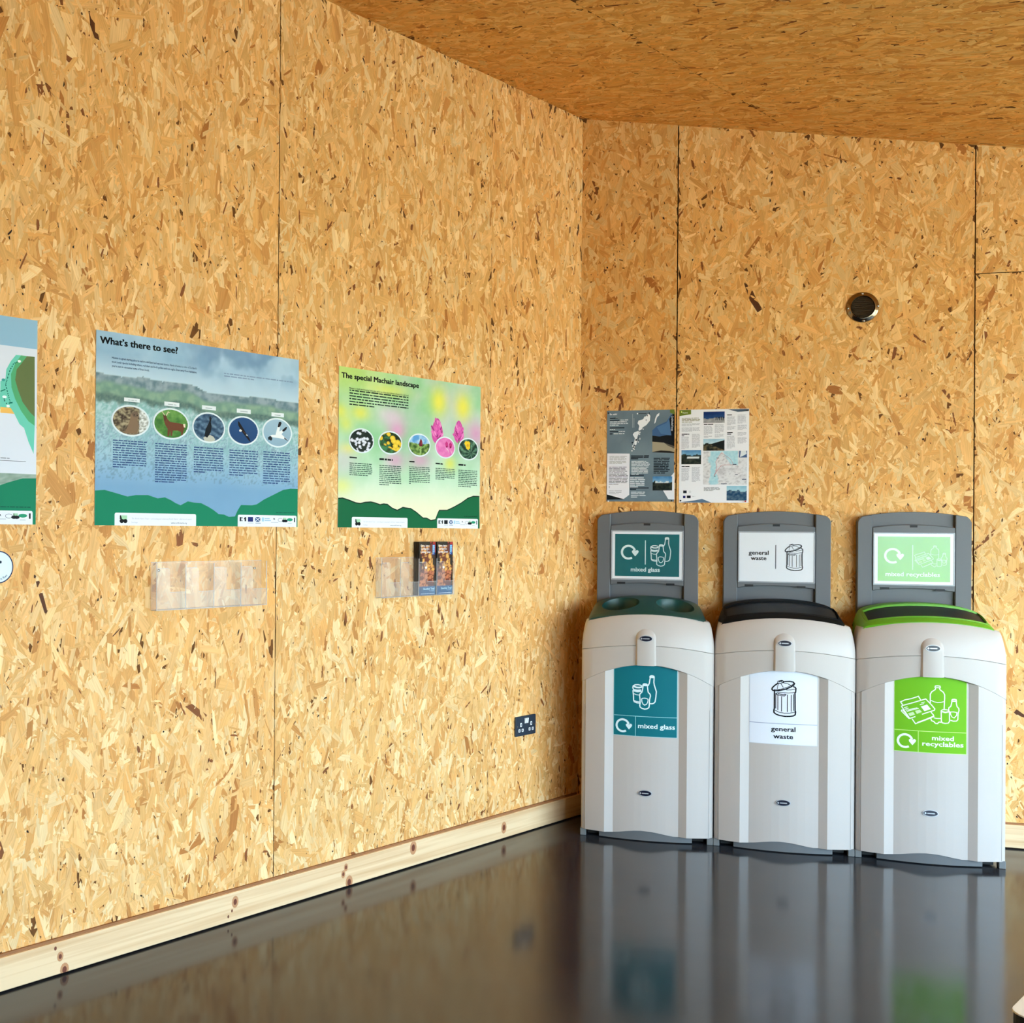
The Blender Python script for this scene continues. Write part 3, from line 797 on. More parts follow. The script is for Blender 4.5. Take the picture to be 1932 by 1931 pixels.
def mixed_icon(mb, ox, oy, h, lay, col, lw_):
    k = h / 960.0
    F = lambda p: xf(p, k, ox, oy, 960, 740)
    S = lambda p, c=False, s=1.0: stroke(mb, F(p), lw_ * s, lay, col, c)
    S([(970, 690), (970, 480), (1000, 420), (1080, 360), (1085, 330), (1072, 310), (1080, 275), (1130, 268), (1180, 275), (1188, 310), (1172, 335), (1185, 365), (1255, 420), (1285, 480), (1285, 560), (1275, 840)])
    S([(985, 625), (1050, 660), (1130, 675), (1210, 665), (1275, 645)], s=.7); S([(1090, 315), (1175, 315)], s=.8)
    S([(1050, 1050), (1120, 1062), (1205, 1058)], s=.8)
    S([(985, 1070), (1000, 1120), (1050, 1140), (1085, 1180), (1130, 1185), (1165, 1145), (1215, 1150)])
    S([(370, 775), (325, 705), (420, 650), (560, 610), (712, 545), (760, 630)])
    S([(345, 810), (370, 790), (560, 720), (870, 600), (1000, 740), (1070, 830), (1060, 865), (900, 930), (530, 1095), (505, 1095), (345, 925), (355, 900), (380, 905), (520, 1090)])
    S([(345, 810), (400, 900), (520, 1085)]); S([(575, 1100), (650, 1215), (850, 1120), (1050, 1020), (1045, 985), (985, 910)])
    S([(690, 1180), (860, 1100), (1040, 1005)], s=.6)
    for a, b in (((400, 845), (850, 675)), ((415, 880), (835, 715)), ((440, 905), (690, 825)), ((460, 930), (720, 835))): S([a, b], s=.7)
    mb.flat(F([(765, 790), (900, 735), (985, 840), (845, 900)]), lay, col)
    mb.flat(F([(490, 975), (600, 930), (640, 990), (530, 1045)]), lay, mixc(col, (140, 200, 70), .35)); mb.flat(F([(640, 905), (740, 865), (790, 920), (680, 975)]), lay, mixc(col, (140, 200, 70), .35))
    S([(1210, 870), (1240, 845), (1310, 838), (1370, 850), (1392, 880), (1395, 1120), (1370, 1160), (1300, 1172), (1235, 1160), (1215, 1120)], True)
    S([(1230, 890), (1300, 905), (1385, 885)], s=1.4)
    S([(1445, 600), (1460, 585), (1500, 580), (1540, 590), (1548, 620), (1545, 680), (1560, 755), (1600, 800), (1605, 850), (1585, 920), (1580, 1070), (1550, 1105), (1480, 1110), (1415, 1090)])
    S([(1445, 600), (1445, 640), (1425, 750), (1380, 790), (1375, 850)]); S([(1455, 625), (1540, 625)], s=1.4)
    S([(1415, 890), (1480, 885), (1560, 900), (1550, 970), (1500, 1030), (1450, 1010), (1420, 950)], True, .8)

TEAL, WHITE, LIME = (18, 112, 124), (236, 238, 246), (116, 186, 36)
def sticker_art(mb, kind):
    """front sticker on the door recess: local x, y = across and up, board plane at w = 0"""
    x0, x1, y0 = -.1365, .1245, .4490
    top = [(x1 - (x1 - x0) * i / 16, door_top(x1 - (x1 - x0) * i / 16) + .012) for i in range(17)]
    bg, fg = {'glass': (TEAL, (226, 246, 250)), 'waste': ((232, 236, 246), (14, 14, 20)), 'mixed': (LIME, (244, 250, 240))}[kind]
    edge = {'glass': (170, 222, 226), 'waste': (214, 220, 232), 'mixed': (200, 232, 150)}[kind]
    for (xa, ta), (xb, tb) in zip(top, top[1:]):
        mb.flat([(xb - (.001 if xb == x0 else 0), y0 - .0015), (xa + (.001 if xa == x1 else 0), y0 - .0015), (xa + (.001 if xa == x1 else 0), ta), (xb - (.001 if xb == x0 else 0), tb)], .0006, edge)
        mb.flat([(xb + (.001 if xb == x0 else 0), y0 + .0005), (xa - (.001 if xa == x1 else 0), y0 + .0005), (xa - (.001 if xa == x1 else 0), ta), (xb + (.001 if xb == x0 else 0), tb)], .0009, bg)
    yd = .5336
    line = {'glass': (150, 214, 220), 'waste': (150, 158, 186), 'mixed': (206, 240, 140)}[kind]
    stroke(mb, [(x0 + (x1 - x0) * i / 12, yd) for i in range(13)], .0024, .0012, line)
    if kind == 'glass':
        stroke(mb, [(-.0455, y0), (-.0455, yd)], .0022, .0012, line)
        arrow_icon(mb, -.0985, .491, .0255, .0014, fg, .0085)
        text_into(mb, 'mixed glass', .0405, .484, .028, .0014, fg, bold=.022, align='CENTER', width=.15)
        glass_icon(mb, -.009, .638, .146, .0014, fg, .0046)
    elif kind == 'waste':
        text_into(mb, 'general', -.006, .503, .027, .0014, fg, bold=.022, align='CENTER', width=.093)
        text_into(mb, 'waste', -.006, .4725, .027, .0014, fg, bold=.022, align='CENTER', width=.075)
        bin_icon(mb, -.005, .6385, .151, .0014, fg, .0042)
    else:
        stroke(mb, [(-.0505, y0), (-.0505, yd)], .0022, .0012, line)
        arrow_icon(mb, -.0975, .491, .0255, .0014, fg, .0085)
        text_into(mb, 'mixed', .0385, .500, .026, .0014, fg, bold=.022, align='CENTER', width=.078)
        text_into(mb, 'recyclables', .0385, .476, .026, .0014, fg, bold=.022, align='CENTER', width=.148)
        mixed_icon(mb, -.010, .640, .158, .0014, fg, .0038)
def sign_art(mb, kind):
    """A4 landscape card in the sign board, local origin at its centre"""
    W2, H2 = .1535, .108
    mb.flat([(-W2, -H2), (W2, -H2), (W2, H2), (-W2, H2)], .0002, (240, 242, 248))
    bg, fg = {'glass': ((14, 104, 110), (226, 240, 242)), 'waste': ((236, 239, 248), (16, 16, 22)), 'mixed': ((140, 204, 108), (236, 248, 232))}[kind]  # mixed card paler: reflection haze on its cover is put into the colours
    if kind != 'waste':
        mb.flat([(-W2 + .013, -H2 + .012), (W2 - .013, -H2 + .012), (W2 - .013, H2 - .012), (-W2 + .013, H2 - .012)], .0005, bg)
    if kind == 'glass':
        arrow_icon(mb, -.081, .013, .029, .0009, fg, .0095)
        stroke(mb, [(-.007, -.042), (-.007, .068)], .0036, .0009, fg)
        glass_icon(mb, .060, .017, .132, .0009, fg, .0036)
        text_into(mb, 'mixed glass', -.007, -.074, .027, .0009, fg, bold=.022, align='CENTER', width=.126)
    elif kind == 'waste':
        stroke(mb, [(-.002, -.052), (-.002, .053)], .0028, .0009, (40, 42, 60))
        text_into(mb, 'general', -.073, .010, .026, .0009, fg, bold=.022, align='CENTER', width=.082)
        text_into(mb, 'waste', -.073, -.014, .026, .0009, fg, bold=.022, align='CENTER', width=.064)
        bin_icon(mb, .072, .0, .118, .0009, fg, .0032)
    else:
        arrow_icon(mb, -.082, .013, .029, .0009, fg, .0095)
        stroke(mb, [(-.004, -.046), (-.004, .060)], .003, .0009, mixc(fg, bg, .25))
        mixed_icon(mb, .065, .012, .094, .0009, mixc(fg, bg, .35), .0024)
        text_into(mb, 'mixed recyclables', -.004, -.074, .026, .0009, fg, bold=.022, align='CENTER', width=.21)

def boolean_cut(mb, cutters, m):
    """mesh of mb minus the cutter meshes"""
    a = bpy.data.objects.new('cut_a', mb.mesh('cut_a', m, merge=True)); COL.objects.link(a)
    tmp = []
    for c in cutters:
        o = bpy.data.objects.new('cut_b', c); COL.objects.link(o); tmp.append(o)
        md = a.modifiers.new('b', 'BOOLEAN'); md.operation = 'DIFFERENCE'; md.solver = 'EXACT'; md.object = o
    bpy.context.view_layer.update()
    me = bpy.data.meshes.new_from_object(a.evaluated_get(bpy.context.evaluated_depsgraph_get()))
    for o in tmp + [a]: bpy.data.objects.remove(o)
    return me

def dome_z(x, t):
    ux = min(1.0, abs(x) / .26)
    rise = math.sin(min(1.0, t * 1.12) * math.pi / 2) if t < .9 else math.cos((t - .9) * 2.5)
    return rim_z(x) + .006 + .060 * rise * (1 - .55 * ux ** 6)
def dome_y(x, t): return bow(x) * (1 - t) + .034 * (1 - t) + t * (-.075)
def sphere_mesh(cx, cy, cz, rx, ry, rz, tilt=0.0):
    bm = bmesh.new(); bmesh.ops.create_uvsphere(bm, u_segments=28, v_segments=16, radius=1)
    bmesh.ops.transform(bm, verts=bm.verts, matrix=Matrix.Translation((cx, cy, cz)) @ Matrix.Rotation(tilt, 4, 'X') @ Matrix.Diagonal((rx, ry, rz, 1)))
    me = bpy.data.meshes.new('cutter'); bm.to_mesh(me); bm.free(); return me

def make_bin(k, kind, name, label):
    root = thing(name, label, 'recycling bin' if kind != 'waste' else 'bin', Matrix.Translation((BX + BW * (k + .5), 0, 0)), 'three grey bins along the back wall')
    # door with the sunken centre and the scalloped foot
    def zb(x, y):
        if -.1385 <= x <= .1330 and y < -.3: return .0295 + .0165 * math.cos(min(1, abs(x + .012) / .125) * math.pi / 2) ** 1.3
        return .0295
    pr = plan(HW, recess=True)
    mb = MB(); mb.loft([loop_at(pr, zb), loop_at(pr, lambda x, y: door_top(x) + .002)])
    body = mb.build('body', PLASTIC, root)
    for x in (-.2605, .2545):
        gm = MB(); y = bow(x) - .0004; gm.hull8([(x, y, .032), (x + .0012, y, .032), (x + .0012, y + .001, .032), (x, y + .001, .032), (x, y, .57), (x + .0012, y, .57), (x + .0012, y + .001, .57), (x, y + .001, .57)])
        gm.build('panel_line', GROOVE, body)
    # shoulder above the door
    pf = plan(HW + .0012)
    L = [loop_at(plan(HW - .002, .004), lambda x, y: door_top(x) + .0005), loop_at(pf, lambda x, y: door_top(x) + .003), loop_at(pf, lambda x, y: seam_z(x) - .0012), loop_at(plan(HW - .002, .004), lambda x, y: seam_z(x) - .0002)]
    mb = MB(); mb.loft(L); mb.pair_cap(L[0], True); mb.pair_cap(L[-1])
    mb.build('shoulder', PLASTIC, root, smooth=30)
    # hood leaning back to the rim
    L = [loop_at(plan(HW - .002, .004), lambda x, y: seam_z(x) - .0001), loop_at(pf, lambda x, y: seam_z(x) + .0012)]
    for hw, sh, q, rc in ((HW + .001, .003, .25, .014), (HW - .002, .009, .5, .016), (HW - .008, .018, .78, .02), (HW - .0125, .026, .93, .024), (HW - .016, .032, 1.0, .026)):
        L.append(loop_at(plan(hw, sh, hwb=min(.235, hw - .02), rc=rc), lambda x, y, q=q: seam_z(x) + (rim_z(x) - .001 - seam_z(x)) * q))
    L.append(loop_at(plan(HW - .024, .040, rc=.026, hwb=.225), lambda x, y: rim_z(x) + .001))
    mb = MB(); mb.loft(L); mb.pair_cap(L[0], True); mb.pair_cap(L[-1])
    mb.build('hood', PLASTIC, root, smooth=40)
    # latch boss with its oval badge
    def tomb(hw, y0, y1, r):
        return [(-hw - .005, y0), (hw - .005, y0)] + [(-.005 + hw * math.cos(a), y1 + r * math.sin(a)) for a in [math.pi * i / 14 for i in range(15)]]
    mb = MB()
    o_, i_ = tomb(.0425, .7535, .872, .042), tomb(.0355, .7537, .858, .0285)
    mb.loft([[(x, bow(x) + .012, z) for x, z in o_], [(x, bow(x) - .001 + (.016 * max(0, (z - .84) / .07)), z) for x, z in o_], [(x, -.4115, z) for x, z in i_], [(x, -.4122, z - .001) for x, z in tomb(.0335, .7542, .857, .0270)]], cap0=True, cap1=True)
    boss = mb.build('latch', PLASTIC, root, smooth=40)
    def oval(parent, z, y, rx, rz, nm):
        mb = MB()
        mb.loft([[(-.005 + rx * 1.08 * math.cos(a), y, z + rz * 1.1 * math.sin(a)) for a in [2 * math.pi * i / 28 for i in range(28)]], [(-.005 + rx * 1.04 * math.cos(a), y - .003, z + rz * 1.06 * math.sin(a)) for a in [2 * math.pi * i / 28 for i in range(28)]]], cap0=True, cap1=True, mi=1)
        mb.loft([[(-.005 + rx * .95 * math.cos(a), y - .003, z + rz * .93 * math.sin(a)) for a in [2 * math.pi * i / 28 for i in range(28)]], [(-.005 + rx * .9 * math.cos(a), y - .0045, z + rz * .86 * math.sin(a)) for a in [2 * math.pi * i / 28 for i in range(28)]]], cap1=True, mi=0)
        mb.box(-.005 - rx * .45, -.005 + rx * .55, y - .0052, y - .004, z - rz * .16, z + rz * .16, mi=1)
        mb.loft([[(-.005 - rx * .68 + rz * .3 * math.cos(a), y - .0052 + .001 * q, z + rz * .34 * math.sin(a)) for a in [2 * math.pi * i / 10 for i in range(10)]] for q in (1, 0)], cap0=True, cap1=True, mi=1)
        mb.build(nm, [BADGE, SILVER], parent)
    oval(boss, .8685, -.4120, .0262, .0123, 'badge')
    oval(root, .2075, rec(-.005), .0275, .0122, 'badge')
    # grey curved plinth and feet
    mb = MB()
    xs = [-.195 + .383 * i / 20 for i in range(21)]
    fr = lambda z: [(x, bow(x) + .0225, z) for x in xs] + [(.188, -.12, z), (-.195, -.12, z)]
    mb.loft([fr(.004), fr(.046)], cap0=True, cap1=True); mb.build('plinth', PLINTH, root)
    mb = MB(); mb.box(-.245, .235, -.325, -.06, .006, .032); mb.build('base_pan', DARK, root)
    for sx in (-1, 1):
        for yy in (-.352, -.09):
            mb = MB(); xc = -.0015 + sx * .2615
            mb.box(xc - .0125, xc + .0125, yy, yy + .035, 0, .0305); mb.build('foot', FOOT, root, bevel=.002, segs=1)
    # coloured lid insert
    LID = {'glass': mat('bottle_green_lid', (8, 62, 56), .4, .45, noise_amt=.04, noise_scale=200), 'waste': mat('black_lid', (9, 10, 12), .6, .12, noise_amt=.04, noise_scale=200), 'mixed': mat('lime_green_lid', (98, 170, 26), .4, .45, noise_amt=.04, noise_scale=200)}[kind]
    nx, nt_ = 40, 18
    rows = []
    for j in range(nt_ + 1):
        t = j / nt_
        row = []
        for i in range(nx + 1):
            u = -1 + 2 * i / nx
            x = u * (.2585 - .012 * t - .02 * (1 - t) ** 3 * 0)
            x = math.copysign(.2585 * abs(u) ** .9, u) * (1 - .06 * t)
            ex = max(0, (abs(u) - .86) / .14)
            z = dome_z(x, t) - .030 * ex ** 2 * (1.0 + .6 * t) - .004 * max(0, 1 - t * 18)
            row.append((x - .004, dome_y(x, t), z))
        rows.append(row)
    mb = MB()
    V = [p for r in rows for p in r]; nb = len(V)
    mb.v = V + [(p[0], p[1], .80) for p in V]
    w = nx + 1
    for j in range(nt_):
        for i in range(nx):
            a, b, c, d = j * w + i, j * w + i + 1, (j + 1) * w + i + 1, (j + 1) * w + i
            mb.f.append([a, b, c, d]); mb.f.append([nb + d, nb + c, nb + b, nb + a])
    edge = [i for i in range(w)] + [j * w + nx for j in range(1, nt_ + 1)] + [nt_ * w + i for i in range(nx - 1, -1, -1)] + [j * w for j in range(nt_ - 1, 0, -1)]
    for a, b in zip(edge, edge[1:] + edge[:1]): mb.f.append([b, a, nb + a, nb + b])
    mb.c = [None] * len(mb.f); mb.mi = [0] * len(mb.f)
    if kind == 'glass':
        cuts = [sphere_mesh(-.116, dome_y(-.116, .40), dome_z(-.116, .40) + .012, .083, .085, .085, .25), sphere_mesh(.118, dome_y(.118, .40), dome_z(.118, .40) + .012, .083, .085, .085, .25)]
    else:
        c = MB()
        xs = [-.222 + .436 * i / 20 for i in range(21)]
        lo = [(x, dome_y(x, .16)) for x in xs] + [(x, dome_y(x, .66)) for x in reversed(xs)]
        c.prism(lo, .86, 1.2)
        cuts = [c.mesh('cutter', LID)]
    lid = bpy.data.objects.new('lid', boolean_cut(mb, cuts, LID)); COL.objects.link(lid); lid.parent = root
    lid.data.polygons.foreach_set('use_smooth', [True] * len(lid.data.polygons))
    try: lid.data.set_sharp_from_angle(angle=math.radians(38))
    except Exception: pass
    tag(lid, {'glass': 'bottle green lid with two round funnels', 'waste': 'black lid with a wide slot', 'mixed': 'lime green lid with a wide slot'}[kind])
    if kind != 'glass':
        FLAP = mat('slate_flap_plastic', (26, 33, 41), .5, .2, noise_amt=.05)
        xs = [-.222 + .436 * i / 20 for i in range(21)]
        mb = MB()
        ts = [.14 + .54 * i / 6 for i in range(7)]
        mb.loft([[(x, dome_y(x, t), dome_z(x, t) - .0065) for x in xs] for t in ts], closed=False)
        mb.loft([[(x, dome_y(x, t), dome_z(x, t) - .0105) for x in xs] for t in ts], closed=False)
        mb.build('flap', FLAP, lid, smooth=30)
        # raised lip around the slot
        mb = MB()
        ring = [(x, .15) for x in xs] + [(xs[-1] + .006, .26), (xs[-1] + .006, .5)] + [(x, .675) for x in reversed(xs)] + [(xs[0] - .006, .5), (xs[0] - .006, .26)]
        r2 = [(x * 1.012, t + (.03 if t > .6 else -.03 if t < .25 else 0)) for x, t in ring]
        P = lambda q, up: [(x - .002, dome_y(x, t), dome_z(x, t) + up) for x, t in q]
        mb.loft([P(ring, -.014), P(ring, .0018), P(r2, .0018), P(r2, -.004)])
        mb.build('slot_lip', LID, lid, smooth=30)
    # sticker on the door
    st = MB(); sticker_art(st, kind)
    st.v = [(x, y, w_ - .3632 - rec(x) + .0003) for x, y, w_ in st.v]      # the sticker follows the curve of the panel
    so = st.print_on('sticker', root, INK)
    so.matrix_local = frame(Vector((0, -.3632, 0)), Vector((1, 0, 0)), Z, Vector((0, -1, 0)))
    tag(so, {'glass': 'teal sticker reading mixed glass', 'waste': 'white sticker reading general waste', 'mixed': 'lime green sticker reading mixed recyclables'}[kind])
    # sign board standing up behind the lid: y is depth, built facing -y
    x0, x1 = -.226, .217
    top = lambda x: 1.3935 + .0235 * (1 - min(1, abs(x + .0045) / .2215) ** 2)
    outl = [(x0, .55), (x1, .55)] + [(x1 - .0, 1.372), (x1 - .006, 1.385), (x1 - .018, top(x1 - .018))] + [(x1 - .018 - (x1 - x0 - .036) * i / 18, top(x1 - .018 - (x1 - x0 - .036) * i / 18)) for i in range(1, 19)] + [(x0 + .006, 1.385), (x0, 1.372)]
    def slab(poly, y0, y1, nm, parent, bev=.0015):
        b = MB(); b.prism([(x, z) for x, z in poly], 0, y0 - y1)
        o = b.build(nm, PANELG, parent, bevel=bev, segs=1)
        o.matrix_local = frame(Vector((0, y0, 0)), Vector((1, 0, 0)), Z, Vector((0, -1, 0)))
        return o
    board = slab(outl, -.008, -.030, 'sign_board', root)
    xl, xr = -.167, .1545
    slab([(x0, .55), (xl, .55), (xl, top(xl))] + [(xl - (xl - x0 - .018) * i / 5, top(xl - (xl - x0 - .018) * i / 5)) for i in range(1, 6)] + [(x0 + .006, 1.385), (x0, 1.372)], -.0301, -.0520, 'frame_side', board, .003)
    slab([(x1, .55), (x1, 1.372), (x1 - .006, 1.385)] + [(x1 - .018 - (x1 - .018 - xr) * i / 5, top(x1 - .018 - (x1 - .018 - xr) * i / 5)) for i in range(6)] + [(xr, .55)], -.0301, -.0520, 'frame_side', board, .003)
    n = 16
    xm = [xl + .0002 + (xr - xl - .0004) * i / n for i in range(n + 1)]
    hump = lambda x: 1 - min(1, abs(x + .006) / .165) ** 2
    slab([(x, 1.0755 + .012 * hump(x)) for x in xm] + [(x, 1.3486 + .014 * hump(x)) for x in reversed(xm)], -.0301, -.0518, 'frame_middle', board, .003)
    for o in list(board.children): o.matrix_local = frame(Vector((0, 0, .0221)), Vector((1, 0, 0)), Vector((0, 1, 0)), Z)
    for x, z, w_ in ((-.006, 1.3535, .029), (-.118, 1.086, .036), (.097, 1.083, .036)):
        b2 = MB()
        b2.box(x - w_ / 2, x + w_ / 2, -.0528, -.0505, z - .0035, z + .0035); b2.box(x - w_ / 2, x + w_ / 2, -.0545, -.0505, z + .0035, z + .006)
        b2.build('clip', DARK, root)
    sg = MB(); sign_art(sg, kind)
    so = sg.print_on('sign_card', root, INK)
    so.matrix_local = frame(Vector((-.0055, -.0532, 1.2145)), Vector((1, 0, 0)), Z, Vector((0, -1, 0)))
    tag(so, {'glass': 'teal card reading mixed glass', 'waste': 'white card reading general waste', 'mixed': 'light green card reading mixed recyclables'}[kind])
    cv = MB(); cv.prism(rrect(-.1555, -.110, .1555, .110, .003, 2), 0, .0012)
    co = cv.build('sign_cover', COVER, root)
    co.matrix_local = frame(Vector((-.0055, -.0548, 1.2145)), Vector((1, 0, 0)), Z, Vector((0, -1, 0)))
    fr_ = MB()
    for a in ((-.158, -.1125, .158, -.1095), (-.158, .1095, .158, .1125), (-.158, -.1095, -.155, .1095), (.155, -.1095, .158, .1095)): fr_.box(a[0], a[2], -.0556, -.0518, a[1], a[3])
    fo = fr_.build('card_frame', mat('clear_frame_grey', (176, 180, 188), .25, .5), root)
    fo.location = (-.0055, 0, 1.2145)
    return root

make_bin(0, 'glass', 'glass_bin', 'pale grey bin with a bottle green two-hole lid and teal mixed glass signs')
make_bin(1, 'waste', 'waste_bin', 'pale grey bin with a black slotted lid and white general waste signs')
make_bin(2, 'mixed', 'recycling_bin', 'pale grey bin with a lime green slotted lid and green mixed recyclables signs')

# ------------------------------------------------------------------ wall posters (A1 landscape, 0.841 x 0.594)
PW, PH = .841, .594
CARD = mat('white_card', (238, 238, 240), .5, .3)
def poster(name, label, s, z, art, frame_fn=on_left, w=PW, h=PH):
    root = thing(name, label, 'poster', frame_fn(s, z, .0021))
    mb = MB(); mb.box(0, w, 0, h, 0, .0016)
    mb.build('sheet', CARD, root)
    art(root)
    return root
def hexs(s): return tuple(int(s[i:i + 2], 16) for i in (0, 2, 4))
def strip_green(mb, poly, lay, col, edge=None):
    pts = [(max(0, min(PW, x)), max(0, y)) for x, y in poly]
    if edge: stroke(mb, [(x, y + .001) for x, y in pts], .0042, lay + .00005, edge)
    mb.flat(pts + [(PW, 0), (0, 0)], lay, col)
def logos(mb, x0, y0, x1, y1, lay, dark, seed):
    """row of small emblems on the white tab at the right"""
    W = x1 - x0; H = y1 - y0
    bx = lambda a, b, c, d, col: mb.flat([(x0 + a * W, y0 + c * H), (x0 + b * W, y0 + c * H), (x0 + b * W, y0 + d * H), (x0 + a * W, y0 + d * H)], lay, col)
    k = (20, 24, 34)
    bx(.03, .055, .45, .8, k); bx(.06, .075, .45, .55, k); bx(.06, .075, .68, .8, k); bx(.11, .135, .45, .8, k); bx(.10, .115, .62, .74, k)
    bx(.165, .25, .42, .82, dark); 
    cx, cy = x0 + .325 * W, y0 + .62 * H
    mb.flat([(x0 + .285 * W, y0 + .42 * H), (x0 + .37 * W, y0 + .42 * H), (x0 + .37 * W, y0 + .82 * H), (x0 + .285 * W, y0 + .82 * H)], lay, (40, 78, 130))
    for q in (1, -1): stroke(mb, [(x0 + .287 * W, cy - q * .18 * H), (x0 + .368 * W, cy + q * .18 * H)], .0022, lay + .0001, (240, 242, 250))
    bx(.395, .435, .45, .8, (170, 206, 228)); bx(.445, .53, .66, .74, (150, 190, 220)); bx(.445, .55, .5, .58, (150, 190, 220))
    mb.flat([(x0 + .60 * W, y0 + .78 * H), (x0 + .585 * W, y0 + .6 * H), (x0 + .6 * W, y0 + .68 * H), (x0 + .625 * W, y0 + .58 * H), (x0 + .615 * W, y0 + .72 * H)], lay, k)
    bx(.55, .68, .36, .4, (180, 184, 196)); bx(.16, .26, .28, .33, (190, 194, 204)); bx(.29, .38, .26, .34, (170, 176, 190))
    stroke(mb, ell(x0 + .715 * W, y0 + .6 * H, .011, .006, 14), .0014, lay, (120, 126, 140), True)
    bx(.765, .82, .62, .8, (170, 214, 176)); mb.flat(ell(x0 + .775 * W, y0 + .52 * H, .009, .005, 12), lay + .0001, k); mb.flat(ell(x0 + .808 * W, y0 + .52 * H, .009, .005, 12), lay + .0001, k); bx(.768, .78, .6, .8, k)
    mb.flat(ell(x0 + .88 * W, y0 + .64 * H, .014, .0055, 16), lay, (40, 150, 112)); bx(.845, .915, .3, .36, (190, 200, 204))
    bx(.955, .975, .42, .82, k)
def footer(mb, t1, t2, seed, dark):
    (ax, _), (_, ay), (bx, by), _ = t1[0], t1[1], t1[2], t1[3]
    mb.flat(rrect(ax, 0, bx, (ay + by) / 2, .006, 4, 'cd'), .00205, WHITE)
    W = bx - ax; H = (ay + by) / 2
    x, y = ax + .06 * W, .18 * H
    mb.flat([(x, y + .3 * H), (x + .027, y + .3 * H), (x + .027, y + .62 * H), (x, y + .62 * H)], .00215, (168, 214, 176))
    for q in (.007, .0205): mb.flat(ell(x + q, y + .17 * H, .0078, .0066, 14), .00225, (12, 16, 18))
    mb.flat([(x + .003, y + .2 * H), (x + .024, y + .2 * H), (x + .024, y + .3 * H), (x + .003, y + .3 * H)], .00225, (12, 16, 18))
    mb.flat([(x, y + .3 * H), (x + .008, y + .34 * H), (x + .004, y + .62 * H), (x, y + .62 * H)], .00225, (12, 16, 18))
    text_into(mb, "The North Harris Trust \u2014 protecting and enhancing North Harris' cultural and natural", ax + .2 * W, .50 * H, .0072, .00225, (176, 180, 192), width=.74 * W, res=1)
    text_into(mb, "heritage.", ax + .2 * W, .2 * H, .0072, .00225, (176, 180, 192), res=1)
    text_into(mb, "www.north-harris.org", ax + .68 * W, .18 * H, .0078, .00225, (96, 100, 116), bold=.01, width=.2 * W, res=1)
    (ax, _), (_, ay), (bx, by), _ = t2[0], t2[1], t2[2], t2[3]
    mb.flat(rrect(ax, 0, bx, (ay + by) / 2, .006, 4, 'cd'), .00205, WHITE)
    logos(mb, ax, 0, bx, (ay + by) / 2, .00225, dark, seed)
NAVY = (16, 34, 84)

def circle_photo(parent, c, fn, shapes, nm='photo', nx=36):
    """round printed photograph with a white rim; shapes are polygons in -1..1"""
    cx, cy, rx, ry = c
    mb = MB()
    mb.flat(ell(cx, cy, rx * 1.06, ry * 1.07, 36), .0021, (226, 236, 240))
    inside = lambda u, v: (2 * u - 1) ** 2 + (2 * v - 1) ** 2 < .965
    picture(mb, cx - rx, cy - ry, cx + rx, cy + ry, nx, nx, .0023, lambda u, v: fn(2 * u - 1, 2 * v - 1), inside)
    for i, (poly, col) in enumerate(shapes):
        mb.flat([(cx + x * rx, cy + y * ry) for x, y in poly], .0025 + .00006 * i, col)
    stroke(mb, ell(cx, cy, rx * 1.01, ry * 1.01, 40), .0052, .0031, (226, 236, 240), True)
    return mb.print_on(nm, parent)

